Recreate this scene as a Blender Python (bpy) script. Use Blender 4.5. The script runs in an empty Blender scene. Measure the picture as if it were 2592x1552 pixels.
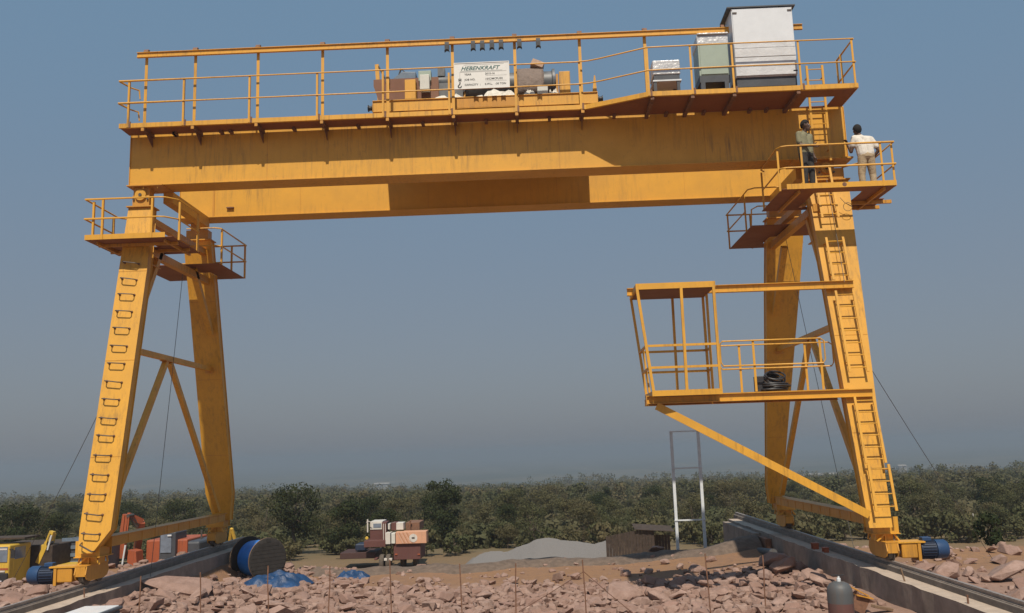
import bpy, bmesh, math, random
import numpy as np
from mathutils import Vector, Matrix, noise
R = math.radians
scene = bpy.context.scene
col = scene.collection

# ------------------------------------------------------------------ camera
CAM = (1.2214, 0.0, 2.4393); YAW, PITCH, ROLL = 0.0237, 0.1629, -0.0321
F = Vector((-math.sin(YAW)*math.cos(PITCH), math.cos(YAW)*math.cos(PITCH), math.sin(PITCH)))
Rv = Vector((math.cos(YAW), math.sin(YAW), 0)); Uv = Rv.cross(F)
c_, s_ = math.cos(ROLL), math.sin(ROLL)
R2 = Rv*c_ + Uv*s_; U2 = -Rv*s_ + Uv*c_
cd = bpy.data.cameras.new('camera'); cam = bpy.data.objects.new('camera', cd); col.objects.link(cam)
m = Matrix((R2, U2, -F)).transposed().to_4x4(); m.translation = Vector(CAM); cam.matrix_world = m
cd.sensor_width = 36; cd.lens = 2230.76/2592*36; cd.clip_start = 0.1; cd.clip_end = 30000
scene.camera = cam

# ------------------------------------------------------------------ sky, sun, exposure
SUN_EL = 54.0
w = bpy.data.worlds.new('World'); scene.world = w; w.use_nodes = True
nt = w.node_tree; nt.nodes.clear()
sky = nt.nodes.new('ShaderNodeTexSky'); sky.sky_type = 'NISHITA'; sky.sun_disc = False
sky.sun_elevation = R(SUN_EL); sky.sun_rotation = R(180)
sky.altitude = 0; sky.air_density = 1.0; sky.dust_density = 2.6; sky.ozone_density = 2.0
bg = nt.nodes.new('ShaderNodeBackground'); bg.inputs['Strength'].default_value = 0.095
wo = nt.nodes.new('ShaderNodeOutputWorld')
tc = nt.nodes.new('ShaderNodeTexCoord'); sx_ = nt.nodes.new('ShaderNodeSeparateXYZ'); nt.links.new(tc.outputs['Generated'], sx_.inputs[0])
mr = nt.nodes.new('ShaderNodeMapRange'); mr.interpolation_type = 'SMOOTHSTEP'; mr.inputs[1].default_value = -.02; mr.inputs[2].default_value = .50; nt.links.new(sx_.outputs[2], mr.inputs[0])
gr = nt.nodes.new('ShaderNodeMix'); gr.data_type = 'RGBA'      # dusty grey air low down, bluer higher up, the same all round
gr.inputs[6].default_value = (2.30, 2.52, 2.88, 1); gr.inputs[7].default_value = (1.78, 2.96, 4.25, 1); nt.links.new(mr.outputs[0], gr.inputs[0])
hz = nt.nodes.new('ShaderNodeMix'); hz.data_type = 'RGBA'; hz.inputs[0].default_value = 0.80
nt.links.new(sky.outputs[0], hz.inputs[6]); nt.links.new(gr.outputs[2], hz.inputs[7]); nt.links.new(hz.outputs[2], bg.inputs[0]); nt.links.new(bg.outputs[0], wo.inputs[0])
sd = bpy.data.lights.new('sun', 'SUN'); sd.energy = 4.75; sd.angle = R(0.6); sd.color = (1.0, 0.90, 0.76)
sun = bpy.data.objects.new('sun', sd); col.objects.link(sun)
sun.rotation_euler = Vector((0.0, math.cos(R(SUN_EL)), -math.sin(R(SUN_EL)))).to_track_quat('-Z', 'Y').to_euler()
vs = scene.view_settings; vs.view_transform = 'Standard'; vs.look = 'None'; vs.exposure = 0.0; vs.gamma = 1.0; vs.use_curve_mapping = False
try:
    scene.cycles.volume_bounces = 1; scene.cycles.max_bounces = 6; scene.cycles.use_denoising = True
except Exception: pass

# ------------------------------------------------------------------ materials
def new_mat(name):
    mt = bpy.data.materials.new(name); mt.use_nodes = True; t = mt.node_tree
    return mt, t, t.nodes['Principled BSDF']
def N(t, typ, **kw):
    n = t.nodes.new(typ)
    for k, v in kw.items():
        if k in n.inputs.keys(): n.inputs[k].default_value = v
        else: setattr(n, k, v)
    return n
def mixc(t, fac, a, b, mode='MIX'):
    n = t.nodes.new('ShaderNodeMix'); n.data_type = 'RGBA'; n.blend_type = mode
    for k, v in ((0, fac), (6, a), (7, b)):
        if hasattr(v, 'links'): t.links.new(v, n.inputs[k])
        elif isinstance(v, (int, float)): n.inputs[k].default_value = v
        else: n.inputs[k].default_value = (*v, 1) if len(v) == 3 else v
    return n.outputs[2]
def ramp(t, src, p0, p1):
    n = t.nodes.new('ShaderNodeMapRange'); t.links.new(src, n.inputs[0])
    n.inputs[1].default_value = p0; n.inputs[2].default_value = p1; return n.outputs[0]
def tex(t, scale, detail=5, rough=.6, vec=None, stretch=None):
    n = N(t, 'ShaderNodeTexNoise', Scale=scale, Detail=detail, Roughness=rough)
    g = t.nodes.new('ShaderNodeNewGeometry'); v = g.outputs['Position']
    if stretch:
        mp = t.nodes.new('ShaderNodeMapping'); mp.inputs['Scale'].default_value = stretch
        t.links.new(v, mp.inputs[0]); v = mp.outputs[0]
    t.links.new(v, n.inputs['Vector']); return n.outputs['Fac']
def bump(t, b, src, strength, dist):
    n = t.nodes.new('ShaderNodeBump'); n.inputs['Strength'].default_value = strength; n.inputs['Distance'].default_value = dist
    t.links.new(src, n.inputs['Height']); t.links.new(n.outputs[0], b.inputs['Normal'])
def paint(name, c, rough=.42, dirt=(.16, .09, .035), amount=.55, metal=0.0, streak=True):
    mt, t, b = new_mat(name)
    n1 = tex(t, 1.3, 6, .65); n2 = tex(t, 9, 5, .7)
    cc = mixc(t, ramp(t, n1, .3, .75), c, tuple(x*.80 for x in c))
    d = mixc(t, ramp(t, n2, .60, .85), cc, dirt)
    out = mixc(t, amount, cc, d)
    if streak:
        n3 = tex(t, 2.2, 5, .7, stretch=(6, 6, .45)); n4 = tex(t, .5, 3, .5)
        mm = t.nodes.new('ShaderNodeMath'); mm.operation = 'MULTIPLY'
        t.links.new(ramp(t, n3, .49, .74), mm.inputs[0]); t.links.new(ramp(t, n4, .40, .60), mm.inputs[1])
        m2 = t.nodes.new('ShaderNodeMath'); m2.operation = 'MULTIPLY'; t.links.new(mm.outputs[0], m2.inputs[0]); m2.inputs[1].default_value = .75
        out = mixc(t, m2.outputs[0], out, dirt)
    t.links.new(out, b.inputs['Base Color'])
    b.inputs['Metallic'].default_value = metal
    rr = t.nodes.new('ShaderNodeMapRange'); t.links.new(n1, rr.inputs[0]); rr.inputs[3].default_value = rough-.08; rr.inputs[4].default_value = rough+.18
    t.links.new(rr.outputs[0], b.inputs['Roughness'])
    bump(t, b, tex(t, 1.6, 3, .5), .12, .02)
    return mt
def simple(name, c, rough=.6, var=.25, scale=8, metal=0.0, bumps=0, bd=.02):
    mt, t, b = new_mat(name)
    n = tex(t, scale, 5, .65)
    t.links.new(mixc(t, ramp(t, n, .3, .7), tuple(x*(1-var) for x in c), tuple(min(1, x*(1+var)) for x in c)), b.inputs['Base Color'])
    b.inputs['Roughness'].default_value = rough; b.inputs['Metallic'].default_value = metal
    if bumps: bump(t, b, n, bumps, bd)
    return mt
M = {}
YEL = (.675, .345, .038)
M['yellow'] = paint('yellow_paint', YEL)
M['yellow_worn'] = paint('yellow_paint_worn', (.57, .27, .033), dirt=(.13, .07, .03), amount=.6)
M['shade_brown'] = paint('shaded_brown_sheet', (.20, .085, .045), rough=.6)  # brown of shaded undersides and recessed plates, put into the base colour
M['deckplate'] = paint('shade_brown_deck_plate', (.235, .085, .036), .6, (.10, .05, .03), .6)  # dark brown paints the underside shade into the deck sheets
M['steel'] = simple('dark_steel', (.10, .085, .075), .5, .3, 6, .4)
M['rust'] = simple('rusty_steel', (.17, .085, .05), .8, .35, 10)
M['oldsheet'] = simple('old_brown_sheet', (.048, .033, .024), .9, .4, 5)
M['black'] = simple('black_rubber', (.022, .022, .025), .55, .3, 12)
M['greybox'] = simple('grey_enclosure', (.55, .55, .50), .45, .08, 5)
M['greygreen'] = simple('grey_green_enclosure', (.30, .36, .30), .4, .06, 4)
M['white'] = simple('white_sheet_metal', (.62, .645, .67), .38, .05, 3)
M['whitewrap'] = simple('white_plastic_wrap', (.56, .57, .58), .32, .10, 3, 0, .45, .05)
M['foil'] = simple('silver_wrap', (.55, .55, .55), .3, .12, 5, .3, .5, .05)
M['darkbase'] = simple('dark_grey_base', (.05, .055, .065), .5, .2, 5)
M['motor'] = paint('blue_motor_paint', (.017, .055, .14), .4, (.04, .04, .05), .4)
M['motor_dark'] = paint('dark_blue_motor_paint', (.014, .027, .06), .45, (.03, .03, .03), .4)
M['sign'] = simple('white_sign_paint', (.66, .65, .61), .45, .05, 6)
M['ink'] = simple('black_lettering', (.02, .02, .02), .5, .1, 10)
M['green_ink'] = simple('dark_green_lettering', (.02, .09, .08), .5, .1, 10)
M['cloth'] = simple('white_cloth', (.60, .57, .50), .8, .2, 14, 0, .6, .03)
M['card'] = simple('cardboard', (.36, .24, .17), .8, .15, 10)
M['sheet'] = simple('brown_dusty_tarpaulin', (.17, .125, .10), .7, .2, 7, 0, .8, .05)
M['greyplant'] = simple('grey_machinery_paint', (.11, .115, .12), .5, .3, 6)
M['bluegrey'] = simple('blue_grey_machinery_paint', (.13, .17, .22), .45, .2, 6)
M['tarp'] = simple('blue_tarpaulin', (.010, .045, .125), .5, .35, 4, 0, .7, .05)
M['bluecable'] = simple('bright_blue_wrap', (.02, .19, .62), .4, .2, 5)
M['wood'] = simple('weathered_wood', (.030, .027, .025), .95, .3, 9)
M['wood_rim'] = simple('pale_wood_rim', (.20, .13, .08), .85, .25, 9)
M['galv'] = simple('galvanised_steel', (.60, .63, .65), .6, .10, 6, 0)
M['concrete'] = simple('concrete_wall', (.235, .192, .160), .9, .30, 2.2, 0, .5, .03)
M['conc_lit'] = simple('lit_concrete_ledge', (.40, .325, .26), .9, .16, 5, 0, .5, .02)  # paler than the wall: sunlight on the flat tops put into the colour
M['conc_shade'] = simple('shaded_concrete_upstand', (.185, .158, .135), .9, .3, 3, 0, .5, .02)  # darker than the wall: shade on the inward face put into the colour
M['rail'] = simple('worn_rail_steel', (.30, .26, .23), .45, .3, 12, .3)
M['gravel'] = simple('grey_crushed_stone', (.165, .157, .152), .95, .14, 25, 0, .9, .04)
M['orange'] = paint('orange_machine_paint', (.36, .085, .03), .5, (.11, .05, .03), .8)
M['vyellow'] = paint('yellow_machine_paint', (.62, .40, .05), .45, (.18, .12, .05), .5)
M['glass'] = simple('dusty_glass', (.16, .19, .24), .15, .2, 3)
M['redtruck'] = paint('dull_red_paint', (.115, .042, .035), .7, (.07, .045, .035), .8)
M['dullred'] = paint('dark_dull_red_paint', (.060, .026, .022), .7, (.06, .045, .035), .8)
M['peach'] = paint('faded_orange_counterweight', (.62, .33, .20), .55, (.3, .2, .14), .4)
M['dirtywhite'] = paint('dirty_white_paint', (.60, .57, .52), .55, (.3, .24, .18), .5)
M['tyre'] = simple('dusty_tyre', (.09, .072, .055), .9, .3, 8)
M['rope'] = simple('steel_wire_rope', (.09, .088, .085), .6, .2, 20)
M['gasgrey'] = paint('grey_cylinder_paint', (.085, .092, .098), .5, (.10, .07, .05), .6)
M['gasred'] = paint('faded_red_cylinder_paint', (.13, .06, .052), .6, (.08, .06, .05), .7)
M['skin'] = simple('dark_skin', (.085, .045, .028), .55, .12, 12)
M['hair'] = simple('black_hair', (.010, .009, .009), .9, .2, 30)
M['shirt_white'] = simple('white_cotton_shirt', (.62, .585, .52), .85, .06, 9, 0, .6, .03)
M['shirt_khaki'] = simple('khaki_green_shirt', (.20, .19, .115), .85, .12, 9, 0, .6, .03)
M['trouser_beige'] = simple('beige_trousers', (.38, .295, .185), .85, .1, 8, 0, .7, .04)
M['trouser_dark'] = simple('dark_trousers', (.028, .027, .027), .85, .15, 8, 0, .5, .03)
M['shoe'] = simple('dark_shoe', (.03, .022, .018), .6, .2, 10)
M['eye'] = simple('eye', (.55, .52, .48), .3, .05, 10)
M['bark'] = simple('tree_bark', (.10, .075, .055), .95, .35, 6)

def rock_mat(name, a, b2, perisland=False):
    mt, t, b = new_mat(name)
    if perisland:
        g = t.nodes.new('ShaderNodeNewGeometry'); rnd = g.outputs['Random Per Island']
    else:
        g = t.nodes.new('ShaderNodeObjectInfo'); rnd = g.outputs['Random']
    base = mixc(t, rnd, a, b2)
    n = tex(t, 4, 6, .7); n2 = tex(t, 22, 4, .7)
    cc = mixc(t, ramp(t, n, .3, .72), base, (.20, .125, .095))
    cc = mixc(t, ramp(t, n2, .62, .8), cc, (.36, .27, .215))
    t.links.new(cc, b.inputs['Base Color']); b.inputs['Roughness'].default_value = .92
    bump(t, b, n2, .6, .03); return mt
M['rock'] = rock_mat('pink_brown_rock', (.285, .172, .138), (.375, .262, .220))
M['rubble'] = rock_mat('pink_brown_rubble', (.27, .165, .13), (.385, .272, .225), True)
def leaf_mat(name, cols, perisland=False):
    mt, t, b = new_mat(name)
    g = t.nodes.new('ShaderNodeObjectInfo'); g2 = t.nodes.new('ShaderNodeNewGeometry')
    n = tex(t, .11 if perisland else .35, 3, .6)
    src = ramp(t, n, .32, .68)
    base = mixc(t, src, cols[0], cols[1])
    base = mixc(t, ramp(t, g2.outputs['Random Per Island'], 0, 1), base, cols[2])
    if not perisland:
        base = mixc(t, ramp(t, g.outputs['Random'], .15, 1.0), base, mixc(t, src, cols[3], cols[1]))
    else:
        n3 = tex(t, .045, 3, .6); base = mixc(t, ramp(t, n3, .4, .65), base, cols[3])
    t.links.new(base, b.inputs['Base Color']); b.inputs['Roughness'].default_value = .8
    b.inputs['Specular IOR Level'].default_value = .1
    tl_ = t.nodes.new('ShaderNodeBsdfTranslucent'); t.links.new(base, tl_.inputs[0]); ms_ = t.nodes.new('ShaderNodeMixShader'); ms_.inputs[0].default_value = .35
    t.links.new(b.outputs[0], ms_.inputs[1]); t.links.new(tl_.outputs[0], ms_.inputs[2]); t.links.new(ms_.outputs[0], t.nodes['Material Output'].inputs['Surface'])
    return mt
M['leaf'] = leaf_mat('dry_olive_leaves', [(.076, .090, .040), (.115, .108, .052), (.090, .096, .044), (.150, .122, .066)])
M['leaf_dark'] = leaf_mat('dark_green_leaves', [(.030, .045, .018), (.05, .06, .024), (.04, .05, .02), (.045, .05, .02)])
M['leaf_far'] = leaf_mat('far_wood_leaves', [(.074, .090, .044), (.108, .104, .054), (.090, .096, .047), (.140, .118, .066)], True)
M['leaf_bush'] = leaf_mat('green_bush_leaves', [(.03, .045, .02), (.04, .055, .024), (.035, .048, .02), (.035, .048, .02)])

# ground: soil of the site, dry wood floor and far plain
mt, t, b = new_mat('ground_soil')
g = t.nodes.new('ShaderNodeNewGeometry'); sp = t.nodes.new('ShaderNodeSeparateXYZ'); t.links.new(g.outputs['Position'], sp.inputs[0])
n1 = tex(t, .5, 6, .65); n2 = tex(t, 5, 6, .7); n3 = tex(t, .006, 6, .65); n4 = tex(t, .03, 4, .6)
soil = mixc(t, ramp(t, n1, .3, .7), (.26, .14, .065), (.23, .13, .075))
soil = mixc(t, ramp(t, n2, .45, .75), soil, (.18, .105, .065))
floor_ = mixc(t, ramp(t, n1, .3, .7), (.15, .105, .055), (.115, .095, .045))
plain = mixc(t, ramp(t, n3, .45, .60), (.040, .050, .030), (.13, .11, .07))
plain = mixc(t, ramp(t, n4, .5, .7), plain, (.05, .06, .03))
dust = mixc(t, ramp(t, n2, .35, .7), (.29, .185, .14), (.22, .135, .10))
soil = mixc(t, ramp(t, sp.outputs['Y'], 22.6, 24.4), dust, soil)
a1 = mixc(t, ramp(t, sp.outputs['Y'], 44, 62), soil, floor_)
a2 = mixc(t, ramp(t, sp.outputs['Y'], 300, 700), a1, plain)
t.links.new(a2, b.inputs['Base Color']); b.inputs['Roughness'].default_value = .95
bump(t, b, n2, .7, .06); M['ground'] = mt

# ------------------------------------------------------------------ mesh builder
class MB:
    def __init__(s): s.v = []; s.f = []
    def add(s, v, f):
        n = len(s.v); s.v += [tuple(p) for p in v]; s.f += [tuple(i+n for i in q) for q in f]; return s
    def box(s, c, size, rot=None):
        hx, hy, hz = (x/2 for x in size)
        v = [Vector((x, y, z)) for z in (-hz, hz) for y in (-hy, hy) for x in (-hx, hx)]
        if rot is not None: v = [rot @ p for p in v]
        return s.add([p+Vector(c) for p in v], [(0, 2, 3, 1), (4, 5, 7, 6), (0, 1, 5, 4), (2, 6, 7, 3), (0, 4, 6, 2), (1, 3, 7, 5)])
    def bx(s, x0, x1, y0, y1, z0, z1): return s.box(((x0+x1)/2, (y0+y1)/2, (z0+z1)/2), (x1-x0, y1-y0, z1-z0))
    def bar(s, p0, p1, wd, ht, up=(0, 0, 1)):
        p0, p1 = Vector(p0), Vector(p1); d = (p1-p0).normalized(); up = Vector(up)
        sd_ = d.cross(up)
        if sd_.length < 1e-4: sd_ = d.cross(Vector((0, 1, 0)))
        sd_.normalize(); u = sd_.cross(d)
        v = [p + sd_*a*wd/2 + u*b_*ht/2 for p in (p0, p1) for a, b_ in ((-1, -1), (1, -1), (1, 1), (-1, 1))]
        return s.add(v, [(3, 2, 1, 0), (4, 5, 6, 7), (0, 1, 5, 4), (1, 2, 6, 5), (2, 3, 7, 6), (3, 0, 4, 7)])
    def ibeam(s, p0, p1, wd, ht, tf=.015, tw=.012):
        p0, p1 = Vector(p0), Vector(p1); u = Vector((0, 0, 1))
        s.bar(p0+u*(ht-tf)/2, p1+u*(ht-tf)/2, wd, tf); s.bar(p0-u*(ht-tf)/2, p1-u*(ht-tf)/2, wd, tf)
        return s.bar(p0, p1, tw, ht-2*tf)
    def tube(s, p0, p1, r, n=8, r1=None): return s.path([p0, p1], r, n, r1)
    def path(s, pts, r, n=8, r1=None, closed=False):
        pts = [Vector(p) for p in pts]; L = len(pts); rings = []
        ref = None
        for i, p in enumerate(pts):
            if closed: d = (pts[(i+1) % L]-pts[i-1])
            else: d = pts[min(i+1, L-1)]-pts[max(i-1, 0)]
            d.normalize()
            if ref is None:
                ref = d.orthogonal().normalized()
            ref = (ref - d*ref.dot(d)).normalized(); bn = d.cross(ref)
            rr = r if r1 is None else r+(r1-r)*i/(L-1)
            if not closed and 0 < i < L-1:
                a = (pts[i]-pts[i-1]).normalized().dot((pts[i+1]-pts[i]).normalized()); k = 1/max(.5, math.sqrt(max(.01, (1+a)/2)))
            else: k = 1
            rings.append([p+(ref*math.cos(2*math.pi*j/n)+bn*math.sin(2*math.pi*j/n))*rr*k for j in range(n)])
        v = [q for rg in rings for q in rg]; f = []
        for i in range(L if closed else L-1):
            a, b_ = i*n, ((i+1) % L)*n
            for j in range(n): f.append((a+j, a+(j+1) % n, b_+(j+1) % n, b_+j))
        if not closed: f.append(tuple(range(n-1, -1, -1))); f.append(tuple((L-1)*n+j for j in range(n)))
        return s.add(v, f)
    def prism(s, poly, ext):
        n = len(poly); e = Vector(ext); v = [Vector(p) for p in poly]; v += [p+e for p in v]
        return s.add(v, [tuple(range(n-1, -1, -1)), tuple(range(n, 2*n))]+[(i, (i+1) % n, n+(i+1) % n, n+i) for i in range(n)])
    def lathe(s, o, axis, prof, n=20):
        o = Vector(o); a = Vector(axis).normalized(); x = a.orthogonal().normalized(); y = a.cross(x); v = []; f = []
        for r, h in prof: v += [o+a*h+(x*math.cos(2*math.pi*j/n)+y*math.sin(2*math.pi*j/n))*r for j in range(n)]
        for i in range(len(prof)-1):
            for j in range(n): f.append((i*n+j, i*n+(j+1) % n, (i+1)*n+(j+1) % n, (i+1)*n+j))
        f.append(tuple(range(n-1, -1, -1))); f.append(tuple((len(prof)-1)*n+j for j in range(n)))
        return s.add(v, f)
    def sphere(s, c, r, n=10, k=6, sc=(1, 1, 1)):
        prof = [(max(.001, math.sin(math.pi*i/k)), -math.cos(math.pi*i/k)) for i in range(k+1)]
        a = MB().lathe((0, 0, 0), (0, 0, 1), prof, n)
        return s.add([(c[0]+p[0]*r*sc[0], c[1]+p[1]*r*sc[1], c[2]+p[2]*r*sc[2]) for p in a.v], a.f)
    def mesh(s, name, mat, origin=(0, 0, 0), smooth=False, bevel=0):
        me = bpy.data.meshes.new(name); o = Vector(origin)
        me.from_pydata([tuple(Vector(p)-o) for p in s.v], [], s.f); me.validate()
        bm = bmesh.new(); bm.from_mesh(me); bmesh.ops.recalc_face_normals(bm, faces=bm.faces)
        if bevel: bmesh.ops.bevel(bm, geom=list(bm.edges), offset=bevel, segments=2, profile=.5, affect='EDGES', clamp_overlap=True)
        bm.to_mesh(me); bm.free()
        if smooth:
            me.polygons.foreach_set('use_smooth', [True]*len(me.polygons)); me.set_sharp_from_angle(angle=.7)
        if mat is not None: me.materials.append(M[mat] if isinstance(mat, str) else mat)
        return me
def tag(o, label=None, cat=None, group=None, kind=None):
    if label: o['label'] = label
    if cat: o['category'] = cat
    if group: o['group'] = group
    if kind: o['kind'] = kind
    return o
def world_of(p):
    v = Vector((0, 0, 0))
    while p is not None: v += p.location; p = p.parent
    return v
def part(name, mb, mat, parent, smooth=False, bevel=0, label=None):
    o = bpy.data.objects.new(name, mb.mesh(name, mat, world_of(parent), smooth, bevel)); col.objects.link(o); o.parent = parent
    if label: o['label'] = label
    return o
def single(name, mb, mat, label, cat, group=None, smooth=False, bevel=0, org=None):
    v = np.array([tuple(p) for p in mb.v]); 
    if org is None: org = ((v[:, 0].min()+v[:, 0].max())/2, (v[:, 1].min()+v[:, 1].max())/2, v[:, 2].min())
    o = bpy.data.objects.new(name, mb.mesh(name, mat, org, smooth, bevel)); col.objects.link(o); o.location = org
    return tag(o, label, cat, group)
def thing(name, loc, label, cat, group=None):
    o = bpy.data.objects.new(name, None); o.empty_display_size = .3; col.objects.link(o); o.location = loc
    return tag(o, label, cat, group)

# ------------------------------------------------------------------ ground
def sm(a, b_, x):
    t_ = min(1, max(0, (x-a)/(b_-a))); return t_*t_*(3-2*t_)
def lp(a, b_, t_): return a+(b_-a)*t_
def ground_z(x, y):
    ax = abs(x)
    inside = lp(-.98, -.66, sm(3.5, 7.8, x)); inside = lp(inside, -.42, max(sm(4.5, 8.0, -x)*(1-sm(21.5, 25.0, y)), .85*sm(7.3, 8.0, -x)*(1-sm(27, 31, y))))
    out_r = lp(-.72, -1.0, sm(9, 14, x)); out_l = lp(-.42, -.75, sm(9, 14, -x))
    top = inside if ax < 8.3 else (out_r if x > 0 else out_l)
    # crest of the fill, then the bank down to the lower yard
    crest = 27.4+.5*math.sin(x*.5)+.25*math.sin(x*1.7)
    if x > 8.3: crest += .5*sm(8.3, 11, x)
    if x < -8.3: crest -= 3.2*sm(8.3, 10.5, -x)
    top += .10*math.exp(-((y-crest+.3)/.55)**2)
    low = -4.05
    z = lp(top, low, sm(crest, crest+7, y))
    if y > 60: z -= (min(y, 450)-60)*.043
    if y > 450: z -= (min(y, 1000)-450)*.046
    if y < 12: z = lp(z, .75, sm(11.5, 4.0, y) if False else 1-sm(4.0, 11.5, y))
    if y < 60: z += .05*noise.noise(Vector((x*.8, y*.8, 0)))+.03*noise.noise(Vector((x*2.3, y*2.3, 5)))
    elif y > 80: z += min(6, (y-80)*.01)*noise.noise(Vector((x*.012, y*.012, 3)))
    return z
def graded(lo, d_lo, d_hi, hi, step, g_=1.13):
    a = list(np.arange(d_lo, d_hi+1e-6, step)); st = step
    while a[-1] < hi: st *= g_; a.append(a[-1]+st)
    st = step
    while a[0] > lo: st *= g_; a.insert(0, a[0]-st)
    return a
gx = graded(-9000, -16, 18, 9000, .45); gy = graded(-60, 11, 62, 10000, .42)
mb = MB(); mb.v = [(x, y, ground_z(x, y)) for y in gy for x in gx]; nx = len(gx)
mb.f = [(j*nx+i, j*nx+i+1, (j+1)*nx+i+1, (j+1)*nx+i) for j in range(len(gy)-1) for i in range(nx-1)]
gme = bpy.data.meshes.new('ground'); gme.from_pydata(mb.v, [], mb.f); gme.polygons.foreach_set('use_smooth', [True]*len(gme.polygons)); gme.materials.append(M['ground'])
go = bpy.data.objects.new('ground', gme); col.objects.link(go); tag(go, kind='structure')
GX, GY = [gx[0], gx[-1]], [gy[0], gy[-1]]

# grey soil ridge along the edge of the fill, rising against the right wall
xs = np.linspace(-6.6, 7.66, 110); nb_ = 12; v = []
for j in range(nb_+1):
    t_ = j/nb_*2-1
    for x in xs:
        yc = 27.25+.5*math.sin(x*.5)+.25*math.sin(x*1.7)-.1+.9*sm(5.5, 7.6, x); hgt = .13+.05*noise.noise(Vector((x*.9, 2, 0)))+.30*sm(5.6, 7.6, x); hgt *= sm(-6.6, -5.4, x)
        wd_ = .75+.5*sm(5.5, 7.6, x); y = yc+t_*wd_
        v.append((x, y, ground_z(x, y)-.03+hgt*max(0, 1-t_*t_)+.03*noise.noise(Vector((x*4, y*4, 1)))))
mbk = MB().add(v, [(j*110+i, j*110+i+1, (j+1)*110+i+1, (j+1)*110+i) for j in range(nb_) for i in range(109)])
M['berm'] = simple('grey_brown_soil', (.13, .095, .072), .95, .3, 6, 0, .8, .05)
bko = bpy.data.objects.new('bank', mbk.mesh('bank', 'berm', smooth=True)); col.objects.link(bko); tag(bko, kind='structure')

# ------------------------------------------------------------------ rail beams
rnd = random.Random(4)
def ragged(x, y0, y1, z, amp, n):   # uneven concrete edge
    return [(x+rnd.uniform(-amp, amp), y0+(y1-y0)*i/n, z+rnd.uniform(-amp, amp)*.6) for i in range(n+1)]
def rail_beam(sx, label, y_end):
    xr = 8.36*sx; t_ = thing('rail_beam', (xr, 24, -1.6), label, 'rail beam', 'concrete beams under the crane rails')
    xi = sx*7.93
    n = 70; y0 = 2.0
    e1 = ragged(xi, y0, y_end, -.195, .022, n); e0 = [(xi-sx*.02, p[1], -1.6) for p in e1]
    e2 = [(sx*8.27, p[1], -.195) for p in e1]
    v = e0+e1; f = [(i, i+1, n+1+i+1, n+1+i) for i in range(n)]
    k = len(v); v += [(sx*8.27, p[1], -1.6) for p in e1]+[(sx*8.27, p[1], p[2]-.012) for p in e1]
    f += [(k+i, k+i+1, k+n+1+i+1, k+n+1+i) for i in range(n)]
    f += [(0, n+1, k+n+1, k), (n, k+n, k+2*n+1, 2*n+1)]
    wall_ = MB().add(v, f); part('wall', wall_, 'concrete', t_)
    top = MB(); top.add(e1+e2, [(i, i+1, n+1+i+1, n+1+i) for i in range(n)]); part('ledge', top, 'conc_lit', t_)
    up = MB().bx(*sorted((sx*8.27, sx*8.56)), y0, y_end+.6, -1.6, -.085); part('upstand', up, 'conc_shade', t_, bevel=.012)
    cap = MB().bx(*sorted((sx*8.42, sx*8.555)), y0, y_end+.5, -.084, -.074); part('lit_top_strip', cap, 'conc_lit', t_)  # pale strip added to paint the sunlit top line of the upstand
    rl = MB(); 
    for a, b_, z0, z1 in ((-.06, .06, -.084, -.072), (-.012, .012, -.072, -.03), (-.034, .034, -.03, 0)): rl.bx(xr+a, xr+b_, y0, y_end+.6, z0, z1)
    part('rail', rl, 'rail', t_)
    return t_
rb = rail_beam(1, 'long concrete beam with steel rail under the ladder leg on the right', 32.6)
part('pilaster', MB().bx(7.72, 7.90, 26.55, 27.55, -1.5, -.30), 'rust', rb)
part('wall_extension', MB().bx(7.70, 7.905, 27.9, 32.4, -1.6, -.26), 'concrete', rb, bevel=.01)
lb = rail_beam(-1, 'low concrete beam with steel rail among rocks under the left legs', 28.4)

# ------------------------------------------------------------------ gantry crane
crane = thing('gantry_crane', (0, 22.8, 0), 'large yellow double girder gantry crane standing across both rails', 'gantry crane')
GZ0, GZ1 = 9.09, 10.385
def girder(y0, label):
    g_ = MB(); x0, x1 = -8.48, 8.87; y1 = y0+.56
    g_.bx(x0, x1, y0, y0+.012, GZ0+.02, GZ1-.02); g_.bx(x0, x1, y1-.012, y1, GZ0+.02, GZ1-.02)
    g_.bx(x0-.005, x1+.005, y0-.045, y1+.045, GZ0, GZ0+.02); g_.bx(x0-.005, x1+.005, y0-.002, y1+.045, GZ1-.02, GZ1)
    for x in (x0+.003, x1-.015): g_.bx(x, x+.012, y0-.03, y1+.03, GZ0+.021, GZ1-.021)
    o = part('main_girder', g_, 'yellow', crane, label=label)
    part('trolley_rail', MB().bx(x0+.3, x1-.3, y0+.25, y0+.31, GZ1, GZ1+.07), 'rail', o)
    for x in (-5.1, -1.55, 2.0, 5.5): part('weld_seam', MB().bx(x-.006, x+.006, y0-.004, y0, GZ0+.021, GZ1-.021), 'yellow_worn', o)
    return o
g1 = girder(20.40, 'near box girder under the walkway'); g2 = girder(23.45, 'far box girder')
for x in (-8.1, -7.75): part('stop_lug', MB().bx(x-.006, x+.006, 20.335, 20.36, 9.0, 9.09), 'yellow', g1)
part('seat_plate', MB().bx(-8.5, -7.62, 20.30, 21.0, 9.065, 9.09), 'yellow_worn', g1)
part('seat_plate', MB().bx(7.55, 8.95, 20.28, 21.0, 9.055, 9.09), 'yellow', g1)
part('bracket_box', MB().bx(-7.55, -7.50, 23.43, 23.45, 9.1, 9.9), 'yellow_worn', g2)
part('hook_stub', MB().bx(-7.15, -6.95, 23.38, 23.45, 9.33, 9.36), 'rust', g2)

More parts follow.
